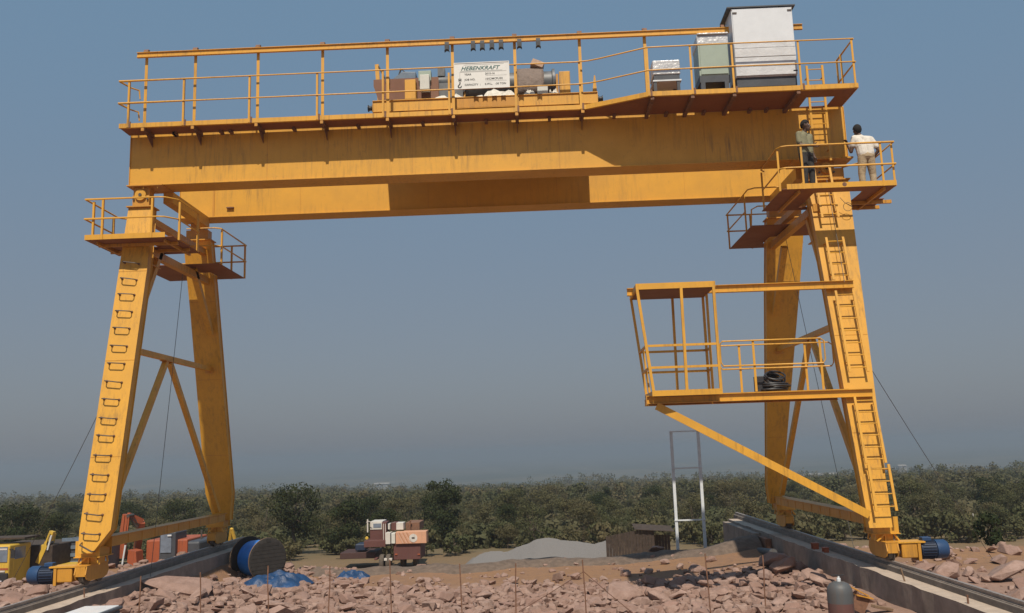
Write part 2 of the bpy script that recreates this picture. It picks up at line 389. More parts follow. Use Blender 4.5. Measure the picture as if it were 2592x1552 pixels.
def yn(z): return 18.72+.2095*(z-.5)              # front face of the near legs
def yf(z): return 26.56-.334*(z-.5)               # front face of the far legs
def leg(near, left):
    mbl = MB(); D = .27
    Y = yn if near else yf
    if left: edges = [(.62, -8.44, -8.18), (1.08, -8.48, -7.85), (7.0, -8.46, -7.83), (8.55, -8.45, -7.92)]
    else: edges = [(.66, 7.97, 8.40), (1.2, 7.96, 8.42), (6.6, 7.88, 8.70), (8.55, 7.86, 8.80)]
    if not near and left: edges = [(.70, -8.40, -7.98), (1.5, -8.58, -7.84), (6.6, -8.50, -7.78), (8.55, -8.50, -7.76)]
    if not near and not left: edges = [(.70, 7.95, 8.26), (1.2, 7.87, 8.28), (6.6, 7.80, 8.68), (8.55, 7.80, 8.80)]
    d0 = 0 if near else 0
    v = []
    for z, xa, xb in edges:
        y = Y(z); v += [(xa, y, z), (xb, y, z), (xb, y+D, z), (xa, y+D, z)]
    f = [(0, 1, 2, 3), tuple(reversed(range(12, 16)))]
    for i in range(3):
        a = i*4
        for j in range(4): f.append((a+j, a+(j+1) % 4, a+4+(j+1) % 4, a+4+j))
    o = part('leg', mbl.add(v, f), 'yellow', crane, label=('near ' if near else 'far ')+('leg with step irons on the left' if left and near else 'leg on the left' if left else 'leg with ladder on the right' if near else 'leg on the right'))
    # flange edges proud of the web sides
    for k, (pick, off) in enumerate(((1, .0), (2, .0))):
        e = MB()
        for i in range(3):
            (za, a1_, b1_), (zb_, a2_, b2_) = edges[i], edges[i+1]
            for yy in (0, D):
                p = [(a1_-.02, Y(za)+yy-.007, za), (b1_+.02, Y(za)+yy-.007, za), (b2_+.02, Y(zb_)+yy-.007, zb_), (a2_-.02, Y(zb_)+yy-.007, zb_)]
                if k == (0 if yy == 0 else 1): e.prism(p, (0, .014, 0))
        part('flange_plate', e, 'yellow', o)
    for zz in (2.6, 4.75, 6.9):
        k_ = next(i for i in range(3) if edges[i+1][0] >= zz); u_ = (zz-edges[k_][0])/(edges[k_+1][0]-edges[k_][0]); xa_ = lp(edges[k_][1], edges[k_+1][1], u_); xb_ = lp(edges[k_][2], edges[k_+1][2], u_)
        part('weld_seam', MB().bar((xa_-.015, Y(zz)-.008, zz), (xb_+.015, Y(zz)-.008, zz), .005, .014), 'yellow_worn', o)
    # head: cap plates and bearing under the girder
    yy = Y(8.6)+D/2; xc = (edges[3][1]+edges[3][2])/2; hw = (edges[3][2]-edges[3][1])/2
    part('cap_plate', MB().bx(xc-hw-.05, xc+hw+.05, yy-.22, yy+.22, 8.55, 8.58), 'yellow_worn', o)
    part('bearing_block', MB().bx(xc-hw+.06, xc+hw-.06, yy-.13, yy+.16, 8.58, 8.86).bx(xc-.2, xc+.2, yy-.1, yy+.14, 8.86, 9.062), 'yellow_worn', o)
    if near:
        part('bearing_cap', MB().lathe((xc, yy-.15, 8.86), (0, 1, 0), [(.08, -.03), (.135, -.03), (.135, .02), (.08, .02)], 20), 'yellow', o, smooth=True)
        part('pin', MB().lathe((xc, yy-.23, 8.86), (0, 1, 0), [(.04, .03), (.04, .06)], 12), 'steel', o, smooth=True)
        for s2 in (-1, 1): part('bolt', MB().lathe((xc+s2*.17, yy-.17, 8.76), (0, 1, 0), [(.025, 0), (.025, .05)], 6), 'steel', o)
    return o
legNL = leg(True, True); legNR = leg(True, False); legFL = leg(False, True); legFR = leg(False, False)

# step irons welded on the near left leg
zs = [7.1, 6.7, 6.31, 5.9, 5.5, 5.08, 4.67, 4.26, 3.86, 3.44, 3.06, 2.63, 2.22, 1.81, 1.41, 1.01]
for i, z in enumerate(zs):
    y = yn(z)-.007; xc = -8.19+.004*i*0-.03*(7.1-z)/6; h = .17; tl = rnd.uniform(-.012, .012); sag = -.035
    r_ = part('step_iron', MB().path([(xc-h, y, z+.02), (xc-h, y-.11, z+.02), (xc-h+.03, y-.14, z+.02), (xc+h-.03, y-.14, z+sag*.4+tl), (xc+h, y-.11, z+sag*.4+tl), (xc+h, y, z+sag*.4+tl)], .0125, 6), 'steel', legNL, smooth=True)
    w_ = MB()
    for s2, dz in ((-1, .02), (1, sag*.4+tl)): w_.sphere((xc+s2*h, y-.01, z+dz), .03, 8, 5)
    part('weld_patch', w_, 'rust', legNL)
part('step_iron', MB().path([(-8.40, yn(.82)-.01, .84), (-8.38, yn(.8)-.14, .80), (-8.10, yn(.62)-.14, .66), (-8.10, yn(.62), .66)], .0125, 6), 'steel', legNL, smooth=True)

# bogies
def bogie(xr, y, front, sgn):
    o = part('end_carriage', MB(), None, crane) if False else None
    L = .50
    plates = MB()
    for dx in (-.115, .115):
        poly = [(xr+dx-.012, y-L, .20), (xr+dx-.012, y-L+.06, .10), (xr+dx-.012, y-L+.2, .05), (xr+dx-.012, y+L-.2, .05), (xr+dx-.012, y+L-.06, .10), (xr+dx-.012, y+L, .20), (xr+dx-.012, y+L-.05, .36), (xr+dx-.012, y-L+.05, .36)]
        plates.prism(poly, (.024, 0, 0))
    plates.bx(xr-.127, xr+.127, y-L+.04, y+L-.04, .36, .375)
    plates.bx(xr-.10, xr+.10, y-L+.02, y-L+.035, .16, .355)
    o = part('end_carriage', plates, 'yellow_worn', crane, label=('near' if front else 'far')+' bogie on the '+('right' if sgn > 0 else 'left')+' rail')
    for dy in (-.27, .27):
        part('wheel', MB().lathe((xr-.055, y+dy, .155), (1, 0, 0), [(.05, -.02), (.155, -.015), (.155, .075), (.185, .08), (.185, .105), (.05, .11)], 24), 'steel', o, smooth=True)
    yk = MB()
    hx = -.14 if sgn < 0 else .02
    yk.bx(xr-.26, xr+.26, y-.22, y-.20, .53, .86 if front else .70); yk.bx(xr-.26, xr+.26, y+.30, y+.32, .53, .80)
    yk.bx(xr-.28, xr+.28, y-.25, y+.36, .515, .53)
    part('saddle', yk, 'yellow', o)
    ps = MB()
    for dx in (-.22, .0, .22):
        ps.bar((xr+dx, y-.15, .375), (xr+dx*.85, y-.15, .515), .03, .03); ps.bar((xr+dx, y+.25, .375), (xr+dx*.85, y+.25, .515), .03, .03)
    ps.bar((xr-.2, y-.2, .375), (xr-.02, y-.2, .515), .02, .03); ps.bar((xr+.26, y-.2, .37), (xr+.16, y-.2, .52), .02, .03)
    ps.bx(xr-.17, xr+.17, y-.12, y+.22, .375, .515)
    part('strut_frame', ps, 'yellow', o)
    part('bearing_block', MB().bx(xr-.24, xr+.24, y-.17, y+.27, .53, .72), 'yellow_worn', o)
    if front:
        s = sgn; ym = y-.27; zc = .195
        pl = MB().bx(*sorted((xr+s*.13, xr+s*.68)), ym-.18, ym+.20, .345, .375); part('drive_plate', pl, 'yellow', o)
        part('gearbox', MB().bx(*sorted((xr+s*.20, xr+s*.52)), ym-.16, ym+.18, .05, .343), 'yellow_worn', o, bevel=.02)
        part('shaft', MB().lathe((xr+s*.12, ym, .16), (s, 0, 0), [(.07, 0), (.07, .09)], 12), 'steel', o)
        part('gearbox_flange', MB().bx(*sorted((xr+s*.525, xr+s*.585)), ym-.17, ym+.17, -.01, .34), 'yellow_worn', o)
        mo = part('motor', MB().lathe((xr+s*.59, ym, zc), (s, 0, 0), [(.12, 0), (.175, .02), (.175, .32), (.165, .33)], 28), 'motor_dark', o, smooth=True, label='dark blue electric travel motor')
        fins = MB()
        for k in range(22):
            a = 2*math.pi*k/22; d_ = Vector((0, math.cos(a), math.sin(a)))
            fins.bar(Vector((xr+s*.63, ym, zc))+d_*.182, Vector((xr+s*.90, ym, zc))+d_*.182, .008, .02, d_)
        part('cooling_fin', fins, 'motor_dark', mo)
        part('fan_cowl', MB().lathe((xr+s*.92, ym, zc), (s, 0, 0), [(.15, 0), (.188, .005), (.188, .20), (.16, .245), (.05, .25)], 28), 'motor', mo, smooth=True)
        part('terminal_box', MB().bx(*sorted((xr+s*.66, xr+s*.84)), ym-.09, ym+.07, .365, .445), 'motor', mo, bevel=.012)
    return o
bogie(-8.34, 19.12, True, -1); bogie(8.34, 19.12, True, 1); bogie(-8.34, 26.55, False, -1); bogie(8.34, 26.55, False, 1)

# ties and V braces on both ends
for sx in (-1, 1):
    x = -8.12 if sx < 0 else 8.15
    zt_ = 5.05
    t1 = part('tie_beam', MB().bar((x, yn(zt_)+.2, zt_), (x, yf(zt_)+.05, zt_), .13, .13), 'yellow', crane)
    part('tie_plate', MB().bx(x-.09, x+.09, 21.85, 22.45, zt_-.085, zt_-.066), 'yellow_worn', t1)
    for p in ((yn(zt_)+.27, zt_), (yf(zt_)-.02, zt_)): part('end_plate', MB().bx(x-.12, x+.12, p[0], p[0]+.02, p[1]-.12, p[1]+.12), 'yellow_worn', t1)
    part('brace', MB().bar((x, 22.02, 4.97), (x, 19.02, .95), .12, .13, (0, 1, 0)), 'yellow', crane)
    part('brace', MB().bar((x, 22.25, 4.97), (x, 25.95, 1.0), .12, .13, (0, 1, 0)), 'yellow', crane)
    lt = MB(); lt.bx(x-.13, x+.13, 19.25, 26.2, .70, .905); lt.bx(x-.16, x+.16, 19.2, 26.3, .906, .918)
    lo = part('sill_beam', lt, 'yellow_worn', crane)
    for k in range(9): part('stiffener', MB().bx(x-.14, x+.14, 20.0+k*.7, 20.012+k*.7, .71, .90), 'yellow_worn', lo)
    # upper end frame between leg heads and platforms
    xu = -7.75*(-sx) if sx > 0 else -7.75
    xu = 7.90 if sx > 0 else -7.75
    part('end_tie', MB().bx(xu-.12, xu+.12, 20.97, 23.44, 8.80, 9.085), 'yellow', crane)
    zt2 = 7.46 if sx < 0 else 7.86
    xu = 7.95 if sx > 0 else -7.95
    part('end_tie', MB().bx(xu-.08, xu+.08, 20.2, 24.2, zt2-.10, zt2+.08), 'yellow_worn', crane)
    xv = 7.95 if sx > 0 else -7.97
    part('end_tie', MB().bx(xv-.08, xv+.08, 20.5, 24.05, 8.16, 8.32), 'yellow_worn', crane)
    xs = -7.95 if sx < 0 else 8.0
    st = part('knee_strut', MB().bar((xs, 20.05, 5.95), (xs, 21.05, 7.6 if sx < 0 else 7.95), .16, .14, (0, 1, 0)), 'yellow', crane)
    part('knee_plate', MB().bx(xs-.1, xs+.1, 20.3, 20.9, 7.12, 7.14), 'yellow_worn', st)
    part('knee_strut', MB().bar((xs, 24.6, 6.0), (xs, 23.2, 7.6), .16, .14, (0, 1, 0)), 'yellow', crane)

# railing helper: tube runs and posts as parts of a platform
def railing(parent, runs, posts, z0, r=.017, psz=.045):
    for pts in runs: part('handrail', MB().path(pts, r, 8), 'yellow', parent, smooth=True)
    for (x, y, z1) in posts:
        p = part('rail_post', MB().bx(x-psz/2, x+psz/2, y-.005, y+.005, z0, z1).bx(x+psz/2-.006, x+psz/2, y+.005, y+psz, z0, z1), 'yellow', parent)

# --- main walkway
DZ = 10.39
dk = MB()
def plate(mb_, poly, z0, z1): mb_.prism([(x, y, z0) for x, y in poly], (0, 0, z1-z0))
YI = 20.362
plate(dk, [(-8.5, 19.81), (2.65, 19.81), (2.65, YI), (-8.5, YI)], 10.365, 10.38)
plate(dk, [(2.6505, 19.81), (4.05, 19.19), (4.05, YI), (2.6505, YI)], 10.365, 10.38)
plate(dk, [(4.0505, 19.19), (7.78, 19.19), (7.78, YI), (4.0505, YI)], 10.365, 10.38)
plate(dk, [(7.7805, 19.19), (8.44, 19.19), (8.44, 19.70), (7.7805, 19.70)], 10.365, 10.38)
plate(dk, [(7.7805, 20.29), (8.44, 20.29), (8.44, YI), (7.7805, YI)], 10.365, 10.38)
plate(dk, [(8.4405, 19.19), (8.80, 19.19), (8.80, YI), (8.4405, YI)], 10.365, 10.38)
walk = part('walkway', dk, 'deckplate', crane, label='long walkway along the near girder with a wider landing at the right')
tbp = [(-8.5, 19.805), (2.65, 19.805), (4.05, 19.185), (8.80, 19.185)]
for (a, b_) in zip(tbp[:-1], tbp[1:]):
    part('toe_board', MB().bar((*a, 10.405), (*b_, 10.405), .008, .11), 'yellow', walk)
    part('edge_angle', MB().bar((a[0], a[1]+.03, 10.355), (b_[0], b_[1]+.03, 10.355), .06, .012), 'yellow', walk)
part('toe_board', MB().bx(8.80, 8.808, 19.19, YI, 10.35, 10.46), 'yellow', walk)
FX = [-7.93, -6.73, -5.2, -3.63, -2.06, -.49, 1.01, 2.57, 4.13]
def edge_y(x): return 19.81 if x < 2.65 else lp(19.81, 19.19, (x-2.65)/1.4) if x < 4.05 else 19.19
for x in FX+[5.05, 6.0, 7.45]:
    y0 = edge_y(x)
    part('bracket', MB().bx(x-.04, x+.04, y0+.01, 20.398, 10.285, 10.362).prism([(x-.006, 20.398, 10.285), (x-.006, 20.398, 10.05), (x-.006, y0+.15, 10.285)], (.012, 0, 0)) if x < 4 else MB().bx(x-.04, x+.04, y0+.01, 20.398, 10.27, 10.362), 'rust', walk)
    if x < 4: part('bracket_lug', MB().bx(x-.035, x+.035, y0-.002, y0+.012, 10.265, 10.35), 'yellow_worn', walk)
xm = [(a+b_)/2 for a, b_ in zip(FX[:-1], FX[1:])]
for x in xm+[-7.35, -6.2, 4.6, 5.5, 6.6, 7.0]: part('bracket', MB().bx(x-.035, x+.035, 20.20, 20.399, 10.30, 10.362), 'rust', walk)
zt_, zm = 11.53, 10.97
PX = [-8.29, -6.96, -5.37, -3.74, -2.16, -.57, 1.00, 2.53]
for zz in (zt_, zm):
    part('handrail', MB().path([(-8.25, 20.32, zz-.25), (-8.28, 20.32, zz-.02), (-8.42, 20.2, zz), (-8.53, 19.80, zz), (-6, 19.79, zz), (-.46, 19.79, zz+.005)], .017, 8), 'yellow', walk, smooth=True)
    part('handrail', MB().path([(.86 if zz > 11.2 else -.46, 19.79, zz), (2.45, 19.79, zz), (2.75, 19.75, zz), (3.0, 19.66, zz), (4.05, 19.18, zz), (4.3, 19.17, zz), (6.0, 19.17, zz+.01), (8.78, 19.17, zz)], .017, 8), 'yellow', walk, smooth=True)
    part('handrail', MB().path([(8.78, 19.17, zz), (8.79, 20.32, zz-.01), (8.79, 20.32, zz-.3)], .017, 8), 'yellow', walk, smooth=True)
railing(walk, [], [(x, 19.80, zt_) for x in PX if abs(x+.57) > 9 or x < -.6 or x > 0]+[(-.58, 19.80, 11.4)]+[(4.06, 19.18, zt_), (5.05, 19.18, zt_), (6.0, 19.18, zt_), (7.52, 19.18, zt_), (8.74, 19.18, zt_)], 10.36)
railing(walk, [], [(8.77, 20.0, zt_), (8.78, 20.3, zt_)], 10.38)
for x in PX+[4.06, 5.05, 6.0, 7.52]: part('post_cleat', MB().bx(x+.03, x+.075, edge_y(x)-.02, edge_y(x)+.0, 10.35, 10.50), 'rust', walk)
part('hatch_cover', MB().box((8.2, 19.3, 10.50), (.75, .02, .02)).box((8.18, 19.45, 10.47), (.62, .25, .012), Matrix.Rotation(.1, 3, 'X')), 'steel', walk)

# --- festoon rail
fr = part('festoon_rail', MB().ibeam((-8.13, 19.82, 12.19), (7.87, 19.82, 12.19), .07, .13, .012, .01), 'yellow', crane, label='thin beam on posts above the walkway')
for x in FX+[6.0, 7.6]:
    part('post', MB().bx(x-.035, x+.035, 19.90, 19.91, 10.38, 12.29).bx(x-.035, x-.029, 19.91, 19.97, 10.38, 12.29), 'yellow', fr)
    part('post_cap', MB().prism([(x-.05, 19.80, 12.256), (x-.05, 19.93, 12.256), (x-.05, 19.93, 12.35), (x-.05, 19.86, 12.35)], (.11, 0, 0)), 'rust', fr)

# --- service platforms round the leg heads
def platform(label, plates, toe, runs, posts, z):
    p = MB()
    for (x0, x1, y0, y1) in plates: p.bx(x0, x1, y0, y1, z-.012, z)
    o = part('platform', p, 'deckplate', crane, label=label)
    for a, b_ in toe:
        part('toe_board', MB().bar((*a, z+.045), (*b_, z+.045), .008, .12), 'yellow', o)
    railing(o, runs, posts, z-.02); return o
z = 7.60
lpf = platform('railed service platform round the near left leg head',
    [(-9.1, -7.05, 19.62, 20.18), (-9.1, -8.50, 20.1805, 21.35), (-7.78, -7.05, 20.1805, 21.35), (-8.4995, -7.7805, 20.55, 21.35)],
    [((-9.1, 19.616), (-7.22, 19.616)), ((-9.104, 19.62), (-9.104, 21.35))],
    [[(-9.02, 21.33, zz) if False else (-8.75, 21.36, zz), (-9.0, 21.36, zz), (-9.11, 21.25, zz), (-9.11, 19.60, zz), (-7.40, 19.60, zz), (-7.26, 19.64, zz), (-7.04, 19.90, zz), (-7.04, 21.2, zz)] for zz in (8.55, 8.08)],
    [(-8.93, 19.63, 8.5), (-8.70, 19.60, 8.55), (-7.54, 19.60, 8.55), (-7.02, 19.92, 8.5), (-7.06, 21.15, 8.55), (-9.1, 20.95, 8.5)], z)
for x0, y0, x1, y1 in ((-8.9, 19.8, -8.9, 21.3), (-7.3, 19.8, -7.3, 21.3), (-9.0, 20.1, -7.1, 20.1), (-9.05, 20.8, -7.1, 20.8)):
    part('deck_joist', MB().bar((x0, y0, z-.047 if x0 == x1 else z-.05), (x1, y1, z-.047 if x0 == x1 else z-.05), .05, .068), 'yellow_worn', lpf)
z = 8.04
rpf = platform('railed service platform round the near right leg head where two men stand',
    [(6.9, 9.43, 19.2, 19.58), (6.9, 7.72, 19.5805, 21.05), (8.83, 9.43, 19.5805, 20.30), (8.83, 9.58, 20.3005, 21.05), (7.7205, 8.8295, 20.80, 21.05)],
    [((7.0, 19.196), (9.43, 19.196)), ((9.434, 19.2), (9.434, 20.3))],
    [[(7.02, 21.02, zz), (6.92, 20.9, zz), (6.88, 19.38, zz), (6.95, 19.23, zz), (7.08, 19.18, zz), (9.45, 19.18, zz), (9.45, 20.35, zz), (8.9, 20.95, zz)] if zz > 8.8 else [(6.92, 20.9, zz), (6.90, 19.25, zz), (7.0, 19.18, zz), (9.45, 19.18, zz), (9.45, 20.4, zz)] for zz in (9.03, 8.52)],
    [(6.88, 19.30, 8.95), (7.38, 19.19, 9.03), (9.15, 19.19, 9.03), (9.42, 19.25, 9.0), (9.43, 20.35, 9.0), (6.95, 21.0, 9.0)], z)
for y, x1 in ((20.42, 9.78), (20.9, 9.68)): part('deck_joist', MB().bar((8.7, y, z-.055), (x1, y, z-.055), .06, .08), 'yellow_worn', rpf)
for x in (7.3, 9.2): part('deck_joist', MB().bar((x, 19.3, z-.05), (x, 21.0, z-.05), .05, .072), 'yellow_worn', rpf)
part('deck_clip', MB().lathe((8.28, 19.19, 8.09), (0, 1, 0), [(.05, 0), (.05, .03)], 12), 'rust', rpf)
z = 7.65
flp = platform('small railed platform round the far left leg head', [(-9.3, -7.1, 22.8, 23.9), (-9.3, -8.55, 23.9005, 24.9), (-7.72, -7.1, 23.9005, 24.9), (-8.5495, -7.7205, 24.45, 24.9)], [],
    [[(-8.0, 22.8, zz), (-7.25, 22.8, zz), (-7.10, 22.9, zz), (-7.08, 24.9, zz), (-9.2, 24.9, zz)] for zz in (8.62, 8.14)],
    [(-7.10, 22.95, 8.6), (-7.10, 24.85, 8.62), (-7.5, 24.88, 8.6)], z)
z = 8.00
frp = platform('small railed platform round the far right leg head', [(6.95, 7.75, 22.3, 24.95), (7.7505, 8.9, 22.3, 23.6), (7.7505, 8.9, 24.4, 24.95)], [],
    [[(7.85, 22.3, 9.0), (7.1, 22.3, 9.0), (6.95, 22.45, 9.0), (6.93, 24.98, 9.0), (8.5, 25.0, 9.0)], [(7.85, 22.35, 8.52), (7.15, 22.35, 8.52), (7.0, 22.4, 8.45), (6.98, 22.45, 8.02)], [(6.95, 22.9, 8.52), (6.93, 24.98, 8.52), (8.5, 25.0, 8.52)]],
    [(6.96, 22.9, 9.0), (6.95, 24.92, 9.0), (7.6, 24.95, 9.0)], z)

# --- ladders
def ladder(z0, z1, f_y, f_x, wd, label=None):
    p0, p1 = Vector((f_x(z0), f_y(z0), z0)), Vector((f_x(z1), f_y(z1), z1))
    o = part('ladder', MB().bar(p0-Vector((0, 0, 0)), p1, .052, .03, (0, 1, 0)).bar(p0+Vector((wd, 0, 0)), p1+Vector((wd, 0, 0)), .052, .03, (0, 1, 0)), 'yellow', crane, label=label)
    n = int((p1-p0).length/.275)
    for k in range(n+1):
        q = p0+(p1-p0)*((k+.35)/(n+.7)); part('rung', MB().tube(q, q+Vector((wd, 0, 0)), .0125, 6), 'yellow', o, smooth=True)
    for q in (p0+(p1-p0)*.12, p0+(p1-p0)*.88):
        for dx in (0, wd): part('standoff', MB().bar(q+Vector((dx, 0, 0)), q+Vector((dx, .19, 0)), .035, .01), 'yellow_worn', o)
    return o
fx = lambda z: 7.985+.008*(9-z)
ladder(8.97, 11.35, lambda z: 20.16, lambda z: 8.0, .37, 'upper ladder through the walkway hatch')
fy = lambda z: yn(z)-.20
ladder(7.55, 8.93, fy, fx, .37); ladder(6.02, 7.05, fy, fx, .38); ladder(3.90, 5.76, fy, fx, .39); ladder(1.96, 3.36, fy, fx, .40); ladder(1.0, 1.93, lambda z: fy(z)-.02, lambda z: 8.07, .41)

# --- operator cab frame, its beams and access platform
cabf = MB(); CF, CR = 18.9, 20.15; zb_, ztp = 3.52, 5.93
xl_ = lambda z: lp(3.73, 3.50, (z-zb_)/(ztp-zb_)); xr_ = 5.16; xm_ = 4.44
cab = part('operator_cab', MB().bx(3.52, 5.16, CF+.005, CR-.005, 5.80, 5.815), 'shade_brown', crane, label='open frame of the operator cab with a sheet roof')
rf = MB(); rf.bar((3.47, CF, 5.88), (5.19, CF, 5.88), .05, .13); rf.bar((3.47, CR, 5.86), (5.19, CR, 5.86), .05, .10); rf.bar((3.50, CF+.026, 5.88), (3.50, CR-.026, 5.88), .05, .12); rf.bar((5.165, CF+.026, 5.88), (5.165, CR-.026, 5.88), .05, .12)
part('roof_frame', rf, 'yellow', cab)
fl = MB(); fl.bar((3.70, CF, 3.56), (5.19, CF, 3.56), .05, .12); fl.bar((3.70, CR, 3.56), (5.19, CR, 3.56), .05, .10); fl.bar((3.73, CF+.026, 3.56), (3.73, CR-.026, 3.56), .05, .10); fl.bar((5.165, CF+.026, 3.56), (5.165, CR-.026, 3.56), .05, .10)
part('floor_frame', fl, 'yellow', cab)
part('floor_sheet', MB().bx(3.76, 5.14, CF+.03, CR-.03, 3.50, 3.51), 'shade_brown', cab)
for y in (CF, CR):
    for (xa, xb) in ((3.50, 3.73), (4.45, 4.44), (5.15, 5.16)):
        part('cab_post', MB().bar((xa, y, 5.815), (xb, y, 3.62), .06 if y == CF else .055, .05, (0, 1, 0)), 'yellow', cab)
    for zz in (4.58, 4.11): part('cab_rail', MB().bar((xl_(zz)+.02, y, zz), (5.14, y, zz), .035, .05), 'yellow', cab)
part('cab_post', MB().bar((5.16, 19.75, 5.815), (5.16, 19.75, 3.61), .05, .05, (0, 1, 0)), 'yellow', cab)
part('cab_post', MB().bar((xl_(4.58), 19.5, 4.6), (xl_(3.6), 19.5, 3.61), .04, .04, (0, 1, 0)), 'yellow', cab)
for zz in (4.58, 4.11):
    part('cab_rail', MB().bar((xl_(zz), CF+.03, zz), (xl_(zz), CR-.03, zz), .035, .05), 'yellow', cab)
    part('cab_rail', MB().bar((5.16, 19.78, zz), (5.16, CR-.03, zz), .035, .05), 'yellow', cab)
ub = part('cab_beam', MB().ibeam((3.37, 19.74, 5.915), (8.46, 19.74, 5.915), .12, .17, .012, .01), 'yellow', crane, label='upper steel beam carrying the cab')
lbm = part('cab_beam', MB().ibeam((3.62, 19.25, 3.445), (8.47, 19.25, 3.445), .12, .17, .012, .01), 'yellow', crane, label='lower steel beam carrying the cab')
part('end_plate', MB().bx(3.60, 3.618, 19.17, 19.33, 3.33, 3.54), 'yellow_worn', lbm)
part('cab_beam', MB().ibeam((3.68, 20.1, 3.42), (8.0, 20.1, 3.42), .10, .14, .012, .01), 'yellow_worn', crane, label='rear floor beam of the cab platform')
part('knee_brace', MB().bar((3.82, 19.22, 3.31), (7.95, 18.70, .93), .10, .16, (0, 1, 0) if False else (0, 0, 1)), 'yellow', crane, label='long diagonal brace from the leg foot to the cab beam')
ap = part('access_platform', MB().bx(5.20, 7.95, 19.19, 20.15, 3.531, 3.541), 'yellow_worn', crane, label='railed gangway between cab and ladder')
for y, xa, xb, pz in ((19.22, 5.27, 7.52, (5.99, 7.43)), (20.08, 5.42, 7.98, (5.88, 7.36))):
    part('handrail', MB().path([(xa, y, 4.20), (xa, y, 4.60), (xa+.05, y, 4.66), (xb-.08, y, 4.66), (xb, y, 4.60), (xb, y, 4.20), (xb-.05, y, 4.12), (xa+.05, y, 4.12), (xa, y, 4.2)], .015, 8), 'yellow', ap, smooth=True)
    for x in pz: part('rail_post', MB().bx(x-.025, x+.025, y+.012, y+.022, 3.55, 4.66), 'yellow', ap)

# ------------------------------------------------------------------ hoist trolley on the girders
tr = thing('hoist_trolley', (.2, 22.2, 10.455), 'yellow hoist trolley with dark machinery on top of the girders', 'hoist trolley')
for y0 in (20.52, 23.55):
    s_f = MB().bx(-2.53, 2.99, y0, y0+.012, 10.79, 11.05).bx(-2.53, 2.99, y0+.21, y0+.222, 10.79, 11.05).bx(-2.54, 3.0, y0-.03, y0+.25, 11.05, 11.066).bx(-2.54, 3.0, y0-.02, y0+.24, 10.775, 10.79)
    s_f.bx(-2.54, -2.528, y0-.02, y0+.24, 10.79, 11.05).bx(2.988, 3.0, y0-.02, y0+.24, 10.79, 11.05)
    o = part('side_frame', s_f, 'yellow', tr)
    if y0 < 21:
        part('reinforcing_plate', MB().bx(-.5, 1.05, y0-.012, y0, 10.80, 11.04), 'yellow_worn', o)
    for x in (-1.9, 2.3): part('wheel', MB().lathe((x, y0+.02, 10.455+.17), (0, 1, 0), [(.05, 0), (.19, 0), (.19, .02), (.17, .025), (.17, .15), (.19, .155), (.19, .175), (.05, .18)], 24), 'steel', tr, smooth=True)
    for x, s2 in ((-2.54, -1), (3.0, 1)): part('buffer', MB().lathe((x, y0+.1, 10.92), (s2, 0, 0), [(.09, 0), (.09, .03), (.06, .04), (.06, .10), (.085, .11), (.085, .13)], 14), 'black', tr, smooth=True)
cr_ = MB()
for x in (-2.3, -.3, 1.2, 2.75): cr_.bx(x-.1, x+.1, 20.77, 23.54, 10.80, 11.02)
part('cross_beam', cr_, 'yellow_worn', tr)
part('trolley_deck', MB().bx(-2.45, 2.9, 20.80, 23.52, 11.022, 11.034), 'shade_brown', tr)
wp = MB().prism([(-2.53, 21.35, 11.04), (-2.53, 21.35, 11.04), (-2.36, 21.35, 11.04)], (0, .01, 0)) if False else MB()
wp.prism([(-2.40, 21.0, 11.04), (-.95, 21.0, 11.04), (-.95, 21.0, 11.84), (-2.60, 21.0, 11.84), (-2.60, 21.0, 11.66)], (0, .015, 0))
wp.prism([(-2.40, 22.4, 11.04), (-.95, 22.4, 11.04), (-.95, 22.4, 11.84), (-2.60, 22.4, 11.84), (-2.60, 22.4, 11.66)], (0, .015, 0))
wp.bx(-2.58, -1.4, 21.016, 22.399, 11.76, 11.775)
part('machinery_housing', wp, 'shade_brown', tr)
part('yellow_panel', MB().bx(-1.76, -1.49, 20.66, 20.94, 11.07, 11.655), 'yellow', tr, bevel=.008)
part('yellow_panel', MB().bx(2.08, 2.35, 20.62, 20.86, 11.07, 11.685), 'yellow', tr, bevel=.008)
part('control_box', MB().bx(-1.39, -1.15, 20.70, 20.9, 11.40, 11.79), 'greybox', tr, bevel=.012)
part('junction_box', MB().bx(-1.45, -1.13, 20.92, 21.1, 11.72, 11.99), 'greygreen', tr, bevel=.01)
part('junction_box', MB().bx(1.53, 1.79, 20.62, 20.78, 11.07, 11.32), 'greybox', tr, bevel=.01)
gb = MB().prism([(-2.15, 21.2, 11.78), (-1.55, 21.2, 11.78), (-1.55, 21.2, 12.10), (-1.90, 21.2, 12.12), (-2.12, 21.2, 11.96)], (0, .9, 0)); part('gearbox', gb, 'bluegrey', tr, bevel=.02)
part('lifting_bracket', MB().path([(-2.0, 21.22, 12.0), (-1.93, 21.22, 12.2), (-1.84, 21.22, 12.11)], .018, 6), 'steel', tr)
part('hoist_motor', MB().lathe((-1.2, 21.45, 11.88), (1, 0, 0), [(.10, 0), (.16, .02), (.16, .55), (.12, .6)], 20), 'greyplant', tr, smooth=True)
part('brake', MB().lathe((-.62, 21.45, 11.90), (1, 0, 0), [(.17, 0), (.17, .16), (.1, .2)], 20), 'black', tr, smooth=True)
part('hoist_pedestal', MB().bx(-1.5, -.35, 21.1, 21.7, 11.036, 11.72), 'greyplant', tr)
part('motor_box', MB().bx(-1.0, -.82, 21.3, 21.5, 12.0, 12.22), 'greyplant', tr)
part('fan_cover', MB().lathe((-.42, 21.2, 11.62), (0, 1, 0), [(.02, 0), (.15, 0), (.15, .25)], 16), 'black', tr)
part('hoist_drum', MB().lathe((-.3, 21.6, 11.80), (1, 0, 0), [(.36, 0), (.36, .04), (.31, .05), (.31, 2.22), (.37, 2.24), (.37, 2.3)], 32), 'greyplant', tr, smooth=True)
